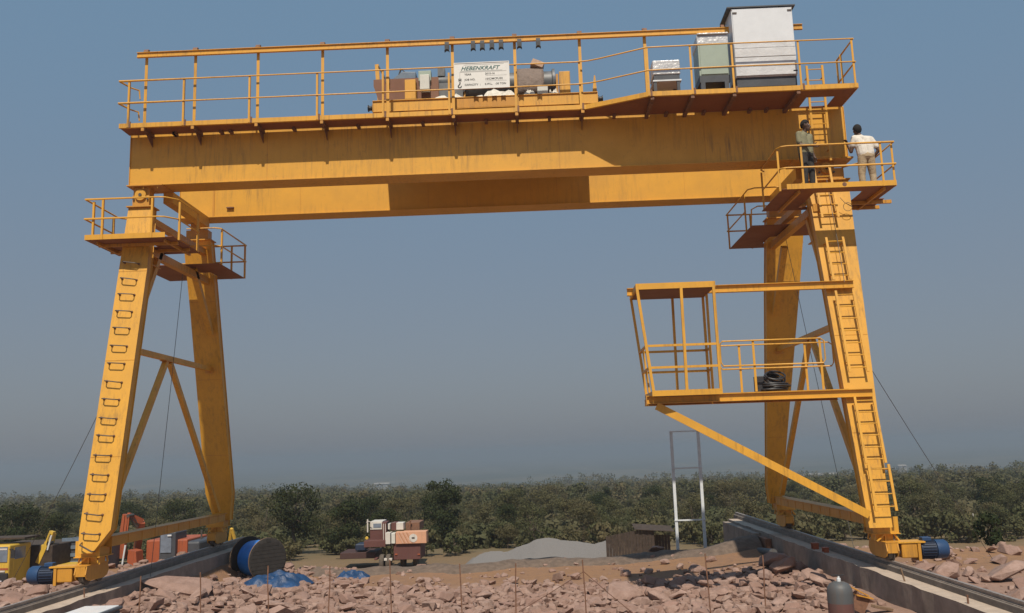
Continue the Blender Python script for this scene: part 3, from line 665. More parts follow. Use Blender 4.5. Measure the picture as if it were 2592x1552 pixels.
part('drum_stand', MB().bx(-.34, -.30, 21.25, 21.95, 11.036, 11.8).bx(2.02, 2.08, 21.25, 21.95, 11.036, 11.9), 'yellow_worn', tr)
ps = part('current_pole', MB().bar((-2.62, 21.6, 12.52), (-2.53, 21.6, 11.06), .10, .05, (0, 1, 0)), 'yellow', tr)
part('pole_strut', MB().bar((-2.58, 21.6, 12.48), (-2.24, 21.2, 11.75), .03, .03), 'steel', ps); part('pole_strut', MB().bar((-2.24, 21.2, 11.75), (-2.22, 21.2, 11.1), .05, .05), 'rust', ps)
part('end_bracket', MB().prism([(2.88, 20.62, 11.07), (3.0, 20.62, 11.07), (2.97, 20.62, 11.54), (2.94, 20.62, 11.54)], (0, .02, 0)), 'yellow', tr)
part('limit_switch', MB().bx(-2.28, -2.18, 20.9, 20.99, 11.70, 11.85).bx(-2.25, -2.21, 20.92, 20.96, 11.85, 11.98), 'steel', tr)

# sheets, sacks and boxes lying on the trolley
def crumple(name, cx, cy, cz, lx, ly, h, mat, label, cat, seed, n=16, group=None, edge=.35, amp=.55):
    mbc = MB(); v = []
    for j in range(n+1):
        for i in range(n+1):
            u, v_ = i/n*2-1, j/n*2-1; r_ = max(abs(u), abs(v_))
            nz = noise.noise(Vector((u*2.6+seed, v_*2.6, seed*1.7)))+.5*noise.noise(Vector((u*6+seed, v_*6, seed)))
            fall = max(0, 1-r_**3)
            ed = 1+edge*noise.noise(Vector((math.atan2(v_, u)*1.7+seed, seed, 0)))
            v.append((cx+u*lx/2*ed, cy+v_*ly/2*ed, cz+h*fall*(.62+amp*nz)+.006))
    top = len(v); v += [(p[0], p[1], max(cz, p[2]-.012)) for p in v]
    q = [(j*(n+1)+i, j*(n+1)+i+1, (j+1)*(n+1)+i+1, (j+1)*(n+1)+i) for j in range(n) for i in range(n)]
    f = q+[tuple(top+k for k in reversed(a)) for a in q]
    rim = [i for i in range(n+1)]+[(j+1)*(n+1)-1 for j in range(1, n+1)]+[n*(n+1)+i for i in range(n-1, -1, -1)]+[j*(n+1) for j in range(n-1, 0, -1)]
    f += [(rim[k], top+rim[k], top+rim[(k+1) % len(rim)], rim[(k+1) % len(rim)]) for k in range(len(rim))]
    mbc.add(v, f); return single(name, mbc, mat, label, cat, group, smooth=True)
crumple('plastic_sheet', -.72, 20.98, 11.036, 1.25, .5, .30, 'cloth', 'crumpled white plastic sheet on the trolley left of the sign', 'plastic sheet', 3.1)
crumple('plastic_sheet', .52, 20.98, 11.036, 1.15, .6, .42, 'cloth', 'bulging white plastic sheet on the trolley behind the sign', 'plastic sheet', 7.4)
crumple('plastic_bag', 1.33, 20.72, 11.067, .30, .25, .22, 'cloth', 'small white bag on the trolley beside the grey junction box', 'bag', 11.2)
crumple('rag', 1.93, 20.74, 11.067, .26, .22, .24, 'cloth', 'cream rag heap on the trolley left of the right yellow panel', 'rag', 14.2)
bb = MB(); bb.v = []
n_ = 14; vv = []
for i in range(n_+1):
    a = math.pi*(.02+.80*i/n_); 
    for k in range(9): vv.append((1.03+k*.085+.03*noise.noise(Vector((i*.9, k, 2))), 21.6-.40*math.cos(a*1.0)*(1.0)-(.10 if i < 3 else 0), 11.80+.39*math.sin(a)-(0 if i > 2 else (3-i)*.16)+.012*noise.noise(Vector((i, k*1.3, 0)))))
bb.add(vv, [(i*9+k, i*9+k+1, (i+1)*9+k+1, (i+1)*9+k) for i in range(n_) for k in range(8)])
ob = single('dust_sheet', bb, 'sheet', 'dusty brown sheet draped over the hoist drum', 'dust sheet', smooth=True); md = ob.modifiers.new('s', 'SOLIDIFY'); md.thickness = .012; md.offset = 1
rot = Matrix.Rotation(.42, 3, 'Y') @ Matrix.Rotation(-.25, 3, 'X')
bxm = MB().box((1.56, 21.42, 12.215), (.32, .26, .17), rot); single('cardboard_box', bxm, 'card', 'brown cardboard box lying tilted on top of the dust sheet', 'box', bevel=.006)

# ------------------------------------------------------------------ sign board with lettering
sg = thing('sign_board', (.21, 19.75, 10.95), 'white sign board with green title lettering tied to the walkway railing', 'sign')
part('board', MB().bx(-.44, .86, 19.745, 19.757, 10.955, 11.60), 'sign', sg)
part('board_rim', MB().bx(-.45, .87, 19.735, 19.744, 11.59, 11.61).bx(-.45, .87, 19.735, 19.744, 10.945, 10.962).bx(-.45, -.435, 19.735, 19.744, 10.962, 11.59).bx(.855, .87, 19.735, 19.744, 10.962, 11.59), 'sign', sg)
def text(parent, body, x, z, size, mat, shear=0, y=19.7435, bold=.0, name='lettering', width=1.0):
    cu = bpy.data.curves.new(name, 'FONT'); cu.body = body; cu.size = size; cu.shear = shear; cu.offset = bold; cu.extrude = .0006; cu.resolution_u = 3; cu.space_character = 1.05
    tmp = bpy.data.objects.new('tmp', cu); col.objects.link(tmp); dg = bpy.context.evaluated_depsgraph_get()
    me = bpy.data.meshes.new_from_object(tmp.evaluated_get(dg)); bpy.data.objects.remove(tmp)
    me.transform(Matrix.Diagonal((width, 1, 1, 1))); me.transform(Matrix.Rotation(math.pi/2, 4, 'X')); me.materials.clear(); me.materials.append(M[mat]); me.name = name
    o = bpy.data.objects.new(name, me); col.objects.link(o); o.parent = parent; o.location = Vector((x, y, z))-world_of(parent); return o
text(sg, 'HEBENKRAFT', -.285, 11.415, .135, 'green_ink', .38, bold=.0035, width=1.06)
part('title_outline', MB().bx(-.30, .70, 19.742, 19.7436, 11.388, 11.392).bx(-.22, .74, 19.742, 19.7436, 11.548, 11.551), 'green_ink', sg)
part('field_line', MB().bx(-.31, .80, 19.742, 19.7436, 11.366, 11.369).bx(.30, .80, 19.742, 19.7436, 11.262, 11.264).bx(.30, .80, 19.742, 19.7436, 11.128, 11.130).bx(-.312, -.308, 19.742, 19.7436, 11.23, 11.369), 'ink', sg)
for s_t, x_, z_ in (('YEAR', -.20, 11.285), ('JOB NO.', -.20, 11.155), ('CAPACITY  :', -.20, 11.025), ('2015-16', .29, 11.29), ('10/C/MCPL/02', .29, 11.16), ('S.W.L.   -30 TON', .28, 11.03)):
    text(sg, s_t, x_, z_, .066, 'ink', bold=.0018)
hk = MB(); hk.path([(-.31, 19.7425, 11.13), (-.31, 19.7425, 11.08), (-.335, 19.7425, 11.05), (-.355, 19.7425, 11.02), (-.345, 19.7425, 10.99), (-.31, 19.7425, 10.98), (-.285, 19.7425, 11.0), (-.278, 19.7425, 11.03)], .0135, 6)
hk.v = [(p[0], 19.7425+(p[1]-19.7425)*.15, p[2]) for p in hk.v]
hk.bx(-.345, -.328, 19.742, 19.7436, 11.14, 11.21).bx(-.292, -.275, 19.742, 19.7436, 11.14, 11.21).bx(-.335, -.285, 19.742, 19.7436, 11.165, 11.185).bx(-.317, -.303, 19.742, 19.7436, 11.12, 11.23)
part('hook_emblem', hk, 'ink', sg)

# ------------------------------------------------------------------ cable carriers hanging from the thin beam
for i, x in enumerate([-.49, .02, .24, .47, .69, 1.13, 1.58]):
    lab = ['left end of the row, close to a post', 'first of the four hanging close together', 'second of the four hanging close together', 'third of the four hanging close together', 'last of the four hanging close together', 'right beside the post, after the four', 'far right end, hanging alone'][i]
    x = x-.12 if i == 0 else x
    t_ = thing('cable_carrier', (x, 19.82, 11.95), 'black cable carrier under the thin beam, '+lab, 'cable carrier', 'cable carriers under the festoon beam')
    part('cable_saddle', MB().prism([(x-.055, 19.76, 12.10), (x+.055, 19.76, 12.10), (x+.05, 19.76, 11.98), (x+.06, 19.76, 11.945), (x+.03, 19.76, 11.975), (x, 19.76, 11.985), (x-.03, 19.76, 11.975), (x-.06, 19.76, 11.945), (x-.05, 19.76, 11.98)], (0, .12, 0)), 'black', t_)
    part('hanger', MB().bx(x-.05, x+.05, 19.77, 19.776, 12.09, 12.17).bx(x-.05, x+.05, 19.864, 19.87, 12.09, 12.17), 'darkbase', t_)
    for s2 in (-1, 1):
        for dx in (-.035, .035): part('roller', MB().lathe((x+dx, 19.82+s2*.034, 12.155), (0, s2, 0), [(.018, 0), (.018, .012)], 10), 'steel', t_)

# ------------------------------------------------------------------ electrical cabinets on the landing
PZ = 10.38
t_ = thing('electrical_cabinet', (6.84, 19.85, PZ), 'tall white cabinet, largest of the three cabinets on the landing', 'cabinet')
part('cabinet_body', MB().bx(6.13, 7.55, 19.47, 20.12, 10.83, 12.52), 'white', t_, bevel=.012)
part('door', MB().bx(6.15, 7.53, 19.448, 19.466, 11.68, 12.51), 'white', t_, bevel=.004)
for i, (za, zb2) in enumerate(((10.85, 11.06), (11.07, 11.30), (11.31, 11.52), (11.53, 11.66))): part('wrap_fold', MB().bx(6.135, 7.545, 19.43+.008*(i % 2), 19.466, za, zb2), 'whitewrap', t_, bevel=.008)
part('roof', MB().prism([(6.03, 19.43, 12.545), (7.62, 19.43, 12.545), (7.62, 20.25, 12.525), (6.03, 20.25, 12.525)], (0, 0, .03)), 'darkbase', t_)
part('base_frame', MB().bx(6.15, 7.53, 19.49, 20.1, 10.60, 10.83), 'darkbase', t_)
for x in (6.25, 7.43): part('foot', MB().bx(x-.07, x+.07, 19.5, 20.08, PZ, 10.60), 'darkbase', t_)
part('cornice', MB().bx(6.13, 7.55, 19.455, 20.12, 12.505, 12.524), 'white', t_)
for x, z in ((6.2, 12.42), (7.48, 12.44), (7.5, 10.93)): part('hinge', MB().bx(x-.05, x+.05, 19.43, 19.447, z-.015, z+.015), 'steel', t_)
t_ = thing('electrical_cabinet', (5.66, 19.8, PZ), 'grey green cabinet with foil wrapped top, left of the tall white one', 'cabinet')
part('cabinet_body', MB().bx(5.30, 6.0, 19.50, 20.1, 10.92, 11.74), 'greygreen', t_, bevel=.012)
part('wrapped_top', MB().bx(5.285, 6.015, 19.485, 20.115, 11.70, 11.92).bx(5.30, 6.02, 19.44, 20.1, 11.92, 11.96), 'foil', t_, bevel=.015)
part('door', MB().bx(5.34, 5.97, 19.483, 19.499, 10.95, 11.69), 'greygreen', t_, bevel=.004)
part('base_frame', MB().bx(5.30, 6.0, 19.5, 20.1, 10.76, 10.92), 'darkbase', t_)
for x in (5.37, 5.92):
    for y in (19.55, 20.03): part('foot', MB().bx(x-.05, x+.05, y-.05, y+.05, PZ, 10.76), 'darkbase', t_)
t_ = thing('electrical_cabinet', (4.52, 19.8, PZ), 'small silver wrapped cabinet on an open stand, leftmost of the three', 'cabinet')
part('cabinet_body', MB().bx(4.22, 4.86, 19.5, 20.05, 11.0, 11.35), 'foil', t_, bevel=.02)
part('lower_box', MB().bx(4.24, 4.84, 19.52, 20.03, 10.86, 11.0), 'darkbase', t_)
part('shelf', MB().bx(4.21, 4.87, 19.48, 20.07, 10.825, 10.86), 'galv', t_)
for x in (4.26, 4.80):
    for y in (19.53, 20.02): part('stand_leg', MB().bx(x-.035, x+.035, y-.035, y+.035, PZ, 10.825), 'darkbase', t_)
part('stand_bar', MB().bx(4.26, 4.80, 19.51, 19.54, 10.46, 10.52), 'darkbase', t_)

# ------------------------------------------------------------------ coil of cable on the gangway
def coil(mb_, c, r, rr, n, axis, seed):
    q = random.Random(seed); ax = Vector(axis).normalized(); x = ax.orthogonal().normalized(); y = ax.cross(x)
    for k in range(n):
        R0 = r*(1+q.uniform(-.16, .10)); off = ax*(rr*1.5*k+q.uniform(-.01, .01)); sh = x*q.uniform(-.03, .03)+y*q.uniform(-.03, .03)
        mb_.path([Vector(c)+off+sh+(x*math.cos(a)*1.25+y*math.sin(a))*R0 for a in [2*math.pi*i/20 for i in range(20)]], rr, 6, closed=True)
cb = MB(); coil(cb, (6.50, 19.66, 3.57), .27, .024, 5, (0, 0, 1), 3); coil(cb, (6.46, 19.62, 3.77), .19, .022, 6, (.1, -.55, 1), 5)
cc_ = single('cable_coil', cb, 'black', 'black cable coils heaped on the gangway beside the cab', 'cable coil', smooth=True)
bxm = MB().bx(6.06, 6.24, 19.5, 19.72, 3.5425, 3.90); single('tool_box', bxm, 'black', 'dark box standing against the cable coils on the gangway', 'box', bevel=.015)

# ------------------------------------------------------------------ guy ropes
def rope(p0, p1, label, sag=.05):
    p0, p1 = Vector(p0), Vector(p1); pts = [p0+(p1-p0)*i/10-Vector((0, 0, sag*4*(i/10)*(1-i/10))) for i in range(11)]
    return single('guy_rope', MB().path(pts, .007, 5), 'rope', label, 'rope', 'guy ropes of the crane', smooth=True)
rope((-8.47, yn(3.85)+.2, 3.85), (-12.95, 24.0, ground_z(-12.95, 24.0)), 'thin rope running down left from the leg with step irons')
rope((-8.05, 22.75, 7.4), (-8.0, 21.2, ground_z(-8.0, 21.2)), 'thin rope hanging between the two left legs')
rope((8.55, yn(4.2)+.2, 4.2), (13.6, 25.3, ground_z(13.6, 25.3)), 'thin rope running down right from the ladder leg')
rope((8.05, 23.2, 7.9), (8.75, 21.9, ground_z(8.75, 21.9)), 'thin rope hanging between the two right legs')
rp = MB().path([(8.23, yn(z)-.24-.01*math.sin(z*3), z) for z in np.linspace(8.5, 5.95, 14)], .007, 5)
single('hanging_cable', rp, 'rope', 'thin cable hanging down in front of the right ladder', 'cable', smooth=True)
lpn = [(8.62+.10*math.cos(a), 20.05, 7.80+.10*math.sin(a)) for a in np.linspace(0, 6.2, 18)]
single('wire_loop', MB().path([(8.45, 20.02, 8.02), (8.55, 20.04, 7.9)]+lpn, .006, 5), 'rope', 'small loop of wire below the platform on the ladder leg', 'wire', smooth=True)

# ------------------------------------------------------------------ the two workers
def person(label, loc, facing, segs, mats, hair_at, extras=()):
    root = thing('person', loc, label, 'person', None)
    mbp = MB()
    for (a, ra, b_, rb_, tg) in segs:
        a, b_ = Vector(a), Vector(b_)
        mbp.tube(a, b_, ra, 12, rb_); mbp.sphere(a, ra, 12, 8); mbp.sphere(b_, rb_, 12, 8)
    me = mbp.mesh('body', None); tmp = bpy.data.objects.new('tmp', me); col.objects.link(tmp)
    md = tmp.modifiers.new('r', 'REMESH'); md.mode = 'VOXEL'; md.voxel_size = .0095
    ms = tmp.modifiers.new('s', 'SMOOTH'); ms.factor = .5; ms.iterations = 3
    dg = bpy.context.evaluated_depsgraph_get(); bm_ = bpy.data.meshes.new_from_object(tmp.evaluated_get(dg)); bpy.data.objects.remove(tmp)
    bm_.name = 'body'; bm_.materials.clear()
    order = list(mats.keys())
    for k in order: bm_.materials.append(M[mats[k]])
    A = np.array([s[0] for s in segs], float); B = np.array([s[2] for s in segs], float); RA = np.array([s[1] for s in segs]); RB = np.array([s[3] for s in segs])
    T = np.array([order.index(s[4]) for s in segs])
    ce = np.empty(len(bm_.polygons)*3); bm_.polygons.foreach_get('center', ce); ce = ce.reshape(-1, 3)
    d = B-A; L2 = (d*d).sum(1)+1e-9
    tt = np.clip(((ce[:, None, :]-A[None])*d[None]).sum(2)/L2, 0, 1)
    dist = np.linalg.norm(ce[:, None, :]-(A[None]+tt[..., None]*d[None]), axis=2)-(RA+(RB-RA)*tt)
    bm_.polygons.foreach_set('material_index', T[dist.argmin(1)].astype(np.int32)); bm_.polygons.foreach_set('use_smooth', [True]*len(bm_.polygons))
    bo = bpy.data.objects.new('body', bm_); col.objects.link(bo); bo.parent = root
    hm = MB(); hc, hr, hd = hair_at
    a = MB().sphere((0, 0, 0), 1, 18, 12); keep = []
    hdv = Vector(hd).normalized()
    for q in a.f:
        cen = sum((Vector(a.v[i]) for i in q), Vector())/len(q)
        if cen.dot(hdv) > -.12: keep.append(q)
    hm.add([(hc[0]+p[0]*hr*.86+.004*noise.noise(Vector(p)*6), hc[1]+p[1]*hr*.98, hc[2]+p[2]*hr*1.10) for p in a.v], keep)
    ho = bpy.data.objects.new('hair', hm.mesh('hair', 'hair', (0, 0, 0), True)); col.objects.link(ho); ho.parent = root
    sf = ho.modifiers.new('s', 'SOLIDIFY'); sf.thickness = .009; sf.offset = 1
    for nm, mbx, mat in extras:
        o = bpy.data.objects.new(nm, mbx.mesh(nm, mat, (0, 0, 0), True)); col.objects.link(o); o.parent = root
    root.rotation_euler = (0, 0, facing); return root
def hand(segs, wrist, dirn, side, curl):   # palm, four unequal fingers and a thumb
    wv, d = Vector(wrist), Vector(dirn).normalized(); sv = Vector(side); sv = (sv-d*sv.dot(d)).normalized(); nv = d.cross(sv)
    pk = wv+d*.085
    for k in (-.028, -.009, .010, .029): segs.append((wv+sv*k*.6, .018, pk+sv*k, .016, 'skin'))
    for k, ln in ((-.030, .060), (-.010, .074), (.011, .078), (.031, .070)):
        b0 = pk+sv*k; d1 = (d*math.cos(curl*.5)+nv*math.sin(curl*.5)); b1 = b0+d1*ln*.55; d2 = d*math.cos(curl*1.4)+nv*math.sin(curl*1.4); b2 = b1+d2*ln*.5
        segs.append((b0, .0105, b1, .0098, 'skin')); segs.append((b1, .0098, b2, .0085, 'skin'))
    t0 = wv+d*.03+sv*.03; t1 = t0+(d*.6+sv*.75+nv*.25).normalized()*.042; t2 = t1+(d*.9+sv*.25+nv*.4).normalized()*.034
    segs.append((t0, .0135, t1, .0115, 'skin')); segs.append((t1, .0115, t2, .0095, 'skin'))
def head(segs, neck, c, fwd, r=.098):
    c, fwd = Vector(c), Vector(fwd).normalized(); rt = fwd.cross(Vector((0, 0, 1))).normalized(); up = rt.cross(fwd)
    segs.append((neck, .055, c-up*.06, .054, 'skin'))
    segs.append((c+up*.03-fwd*.012, r*.95, c+up*.005+fwd*.006, r*.88, 'skin')); segs.append((c-up*.05+fwd*.03, .062, c-up*.085+fwd*.055, .040, 'skin'))
    segs.append((c+up*.005+fwd*.088, .012, c-up*.035+fwd*.106, .017, 'skin'))
    segs.append((c-up*.065+fwd*.086-rt*.018, .012, c-up*.065+fwd*.086+rt*.018, .012, 'skin'))
    segs.append((c+up*.028+fwd*.078-rt*.038, .015, c+up*.028+fwd*.078+rt*.038, .015, 'skin'))
    for s2 in (-1, 1): segs.append((c+rt*s2*.088-up*.02, .014, c+rt*s2*.094+up*.02, .017, 'skin'))
    ey = MB()
    for s2 in (-1, 1): ey.sphere(c+up*.006+fwd*.083+rt*s2*.034, .0125, 8, 6)
    return ey
# local axes: x right, y away from camera, z up, feet at z = 0; man in khaki half turned to the right, hand on the rail
S = []
S += [((-.10, .02, .06), .052, (-.10, -.12, .035), .038, 'shoe'), ((.11, .0, .06), .052, (.15, -.13, .035), .038, 'shoe')]
S += [((-.10, .02, .08), .058, (-.10, .0, .47), .072, 'trouser'), ((-.10, .0, .47), .074, (-.085, .02, .86), .105, 'trouser'), ((.11, .0, .08), .058, (.105, -.02, .47), .072, 'trouser'), ((.105, -.02, .47), .074, (.085, .02, .86), .105, 'trouser'), ((-.06, .02, .90), .125, (.07, .02, .90), .125, 'trouser')]
S += [((-.06, .02, .96), .132, (-.075, .02, 1.15), .128, 'shirt'), ((.06, .02, .96), .132, (.075, .02, 1.15), .128, 'shirt'), ((-.08, .02, 1.15), .128, (-.10, .02, 1.30), .115, 'shirt'), ((.08, .02, 1.15), .128, (.10, .02, 1.30), .115, 'shirt'), ((-.15, .02, 1.37), .070, (.15, .02, 1.37), .070, 'shirt'), ((0, .03, 1.38), .075, (0, .02, 1.44), .058, 'shirt')]
S += [((-.185, .02, 1.365), .070, (-.215, .0, 1.17), .064, 'shirt'), ((-.215, .0, 1.17), .046, (-.21, -.03, 1.08), .042, 'skin'), ((-.21, -.03, 1.08), .043, (-.05, -.24, 1.03), .031, 'skin')]
hand(S, (-.05, -.24, 1.03), (.75, -.5, -.1), (0, 0, 1), .9)
S += [((.185, .02, 1.365), .068, (.235, .06, 1.17), .062, 'shirt'), ((.235, .06, 1.17), .045, (.24, .07, 1.09), .042, 'skin'), ((.24, .07, 1.09), .042, (.26, .0, .86), .031, 'skin')]
hand(S, (.26, .0, .86), (.02, -.25, -1), (0, -1, 0), .5)
ey = head(S, (0, .02, 1.42), (.02, -.03, 1.575), (.38, -.92, -.12))
person('man in khaki shirt and dark trousers standing left of the ladder, hand near the rail', (7.62, 19.56, 8.04), R(32), [(tuple(a), b1, tuple(c), d1, e) for a, b1, c, d1, e in S], {'skin': 'skin', 'shirt': 'shirt_khaki', 'trouser': 'trouser_dark', 'shoe': 'shoe'}, ((.012, -.012, 1.612), .104, (-.18, .42, .9)), [('eyes', ey, 'eye')])
# man in white seen from behind, stooping a little to the left, left forearm raised, right hand on hip
S = []
S += [((-.12, .02, .06), .052, (-.14, .15, .035), .038, 'shoe'), ((.13, .0, .06), .052, (.15, .14, .035), .038, 'shoe')]
S += [((-.12, .02, .08), .062, (-.125, .03, .47), .078, 'trouser'), ((-.125, .03, .47), .080, (-.085, .0, .86), .112, 'trouser'), ((.13, .0, .08), .062, (.135, .05, .47), .078, 'trouser'), ((.135, .05, .47), .080, (.085, .0, .86), .112, 'trouser'), ((-.06, .0, .90), .13, (.07, .0, .90), .13, 'trouser')]
S += [((-.07, .0, .96), .130, (-.09, .02, 1.14), .126, 'shirt'), ((.07, .0, .96), .130, (.06, .02, 1.14), .130, 'shirt'), ((-.10, .02, 1.14), .126, (-.14, .05, 1.29), .112, 'shirt'), ((.06, .02, 1.14), .128, (.06, .05, 1.28), .118, 'shirt'), ((-.20, .05, 1.37), .068, (.13, .05, 1.33), .074, 'shirt'), ((-.06, .06, 1.37), .078, (-.075, .08, 1.42), .058, 'shirt')]
S += [((-.215, .05, 1.36), .072, (-.26, .06, 1.19), .064, 'shirt'), ((-.26, .06, 1.19), .046, (-.30, .08, 1.05), .043, 'skin'), ((-.30, .08, 1.05), .043, (-.345, .14, 1.24), .032, 'skin')]
hand(S, (-.345, .14, 1.24), (-.1, .25, 1), (0, 1, 0), .8)
S += [((.17, .05, 1.32), .070, (.255, .0, 1.13), .064, 'shirt'), ((.255, .0, 1.13), .047, (.30, -.02, 1.03), .043, 'skin'), ((.30, -.02, 1.03), .043, (.205, .06, .90), .031, 'skin')]
hand(S, (.205, .06, .90), (-.6, .55, -.35), (0, 0, 1), .6)
ey = head(S, (-.07, .07, 1.41), (-.105, .10, 1.555), (-.35, .95, -.22))
person('man in white shirt and beige trousers seen from behind at the right railing', (9.08, 19.86, 8.04), R(0), [(tuple(a), b1, tuple(c), d1, e) for a, b1, c, d1, e in S], {'skin': 'skin', 'shirt': 'shirt_white', 'trouser': 'trouser_beige', 'shoe': 'shoe'}, ((-.108, .09, 1.59), .106, (.12, -.75, .65)), [('eyes', ey, 'eye')])

# ------------------------------------------------------------------ site objects between and beyond the beams
def at(px, py, Y):      # surveyed pixel -> point at distance Y (used only to place real objects)
    d = F+R2*((px-1296)/2230.76)-U2*((py-776)/2230.76); k = Y/d.y; return Vector(CAM)+d*k
# cable drum
gz = ground_z(-6.9, 26.2)-.02; rd = .61; dv = Vector((.755, -.656, 0)).normalized(); c0 = Vector((-7.02, 26.25, gz+rd))
dr = thing('cable_drum', (c0.x, c0.y, gz), 'large dark wooden cable drum with bright blue wrap, standing on edge', 'cable drum')
for k in (-.5, .5):
    o = part('drum_flange', MB().lathe(c0+dv*k, dv, [(.05, -.03), (rd-.02, -.03), (rd, -.02), (rd, .02), (rd-.02, .03), (.05, .03)], 40), 'wood', dr, smooth=True)
    part('flange_rim', MB().lathe(c0+dv*k, dv, [(rd+.001, -.018), (rd+.004, -.018), (rd+.004, .018), (rd+.001, .018)], 40), 'wood_rim', o, smooth=True)
    tx = dv.cross(Vector((0, 0, 1)))
    for j in range(-6, 7):
        hw_ = math.sqrt(max(.0, (rd-.04)**2-(j*.09)**2)); part('plank_joint', MB().bar(c0+dv*(k+(.033 if k > 0 else -.033))+tx*j*.09-Vector((0, 0, hw_)), c0+dv*(k+(.033 if k > 0 else -.033))+tx*j*.09+Vector((0, 0, hw_)), .004, .008, dv), 'black', o) if False else None
    for j in range(-5, 6):
        zc = j*.105; hw_ = math.sqrt(max(.001, (rd-.03)**2-(abs(zc)+.05)**2)) if abs(zc)+.05 < rd-.03 else .1
        part('plank', MB().bar(c0+dv*(k+(.036 if k > 0 else -.036))-tx*hw_+Vector((0, 0, zc)), c0+dv*(k+(.036 if k > 0 else -.036))+tx*hw_+Vector((0, 0, zc)), .012, .098), 'wood', o)
part('drum_core', MB().lathe(c0, dv, [(.40, -.47), (.40, .47)], 32), 'wood', dr, smooth=True)
part('cable_wrap', MB().lathe(c0, dv, [(.405, -.30), (.50, -.29), (.525, .0), (.525, .3), (.52, .45), (.405, .455)], 36), 'bluecable', dr, smooth=True)
part('axle_hole', MB().lathe(c0+dv*.51, dv, [(.045, 0), (.055, 0), (.055, .03), (.045, .03)], 14), 'rust', dr)
crumple('tarpaulin', -5.95, 24.25, ground_z(-5.95, 24.25), 1.70, 1.25, .52, 'tarp', 'large blue tarpaulin lying in front of the cable drum', 'tarpaulin', 21.3, 36, amp=.34)
crumple('tarpaulin', -4.12, 25.6, ground_z(-4.1, 25.6), .85, .6, .30, 'tarp', 'small blue tarpaulin alone on the bare ground', 'tarpaulin', 33.8, 24, amp=.4)

# steel stakes
PXS = [(-6.79, .22), (-5.57, .26), (-4.22, .35), (-3.0, .31), (-1.78, .40), (-.39, .28), (.69, .26), (2.04, .29), (4.45, .34), (5.55, .27)]
nmr = ['first', 'second', 'third', 'fourth', 'fifth', 'sixth', 'seventh', 'eighth', 'ninth', 'tenth']
for i, (x, zt2) in enumerate(PXS):
    zb2 = ground_z(x, 18.0); lx = rnd.uniform(-.05, .05)
    pts = [(x-lx*.6+lx*k/4+.006*rnd.uniform(-1, 1), 18.0+.008*rnd.uniform(-1, 1), zb2-.05+(zt2-zb2+.05)*k/4) for k in range(5)]
    single('steel_stake', MB().path(pts, .013, 6), 'rust', 'thin rusty stake in the foreground row, %s from the left%s' % (nmr[i], ', with stay wires' if i == 7 else ''), 'stake', 'rusty stakes in a row', smooth=True)
for p1, lb_ in (((.6, 19.4, -.9), 'left'), ((3.1, 18.9, -.9), 'right')):
    single('stay_wire', MB().path([(2.04, 18.0, .06), ((2.04+p1[0])/2, (18+p1[1])/2, -.46), (p1[0], p1[1], ground_z(p1[0], p1[1])+.02)], .007, 5), 'rust', 'thin stay wire running down to the %s from a stake' % lb_, 'wire', 'stay wires of the stake')
single('steel_stake', MB().path([(-8.0, 18.2, -.3), (-8.02, 18.2, .0)], .014, 6), 'rust', 'short stake on the left rail beam ledge', 'stake')
for (y, h, lx, lb_) in ((17.35, .26, -.06, 'leaning pale stake nearest the right wheel on the ledge'), (14.9, .16, 0, 'short rusty stub further along the right ledge')):
    single('steel_stake', MB().path([(8.02, y, -.25), (8.02+lx, y, -.22+h)], .016, 6), 'rust' if h < .2 else 'wood_rim', lb_, 'stake')

# galvanised frame
fb = at(1716, 1388, 29.1); fzb = ground_z(6.0, 29.1)
xa, xb = at(1716, 1388, 29.1).x, at(1786, 1390, 29.1).x; zt3 = at(1700, 1094, 29.1).z
fm = thing('galvanised_stand', ((xa+xb)/2, 29.1, fzb), 'tall narrow galvanised frame like a ladder standing on the bank edge', 'steel frame')
for x in (xa, xb): part('upright', MB().bx(x-.045, x+.045, 29.07, 29.08, fzb-.1, zt3).bx(x-.045, x-.037, 29.08, 29.15, fzb-.1, zt3), 'galv', fm)
for z in (zt3+.012, at(1700, 1186, 29.1).z, at(1716, 1317, 29.1).z): part('crossbar', MB().bar((xa-.06, 29.055, z), (xb+.06, 29.055, z), .02, .045), 'galv', fm)
crumple('cloth', xa+.03, 28.95, ground_z(xa, 28.95)+.01, .42, .35, .20, 'cloth', 'white rag bundle at the foot of the galvanised frame', 'rag', 44.1, 12)

# pipe, bricks, gas cylinder and scraps
gp = ground_z(7.4, 27)
single('steel_pipe', MB().tube((7.45, 28.3, ground_z(7.4, 28.3)+.16), (7.62, 25.3, ground_z(7.6, 25.3)+.12), .11, 14), 'gasgrey', 'grey pipe lying along the foot of the right wall', 'pipe', smooth=True)
gcz = ground_z(5.71, 14.0)
gc = thing('gas_cylinder', (5.71, 14.0, gcz), 'grey domed gas cylinder with faded red lower half near the right wall', 'gas cylinder')
part('cylinder_body', MB().lathe((5.71, 14.0, .05), (0, 0, 1), [(.187, -.02), (.187, .12), (.175, .20), (.14, .255), (.08, .285), (.045, .29)], 28), 'gasgrey', gc, smooth=True)
part('cylinder_body', MB().lathe((5.71, 14.0, gcz-.02), (0, 0, 1), [(.17, 0), (.188, .03), (.188, .05-gcz)], 28), 'gasred', gc, smooth=True, label='faded red lower half')
part('valve', MB().lathe((5.71, 14.0, .335), (0, 0, 1), [(.03, 0), (.03, .05), (.016, .055), (.016, .085)], 12), 'galv', gc, smooth=True)
part('valve_wheel', MB().bx(5.60, 5.80, 13.98, 14.02, .425, .437), 'black', gc)
single('yellow_block', MB().bx(6.40, 6.57, 19.9, 20.05, -.95, -.83), 'yellow', 'small yellow block lying among the rocks near the right wall', 'block', bevel=.01)
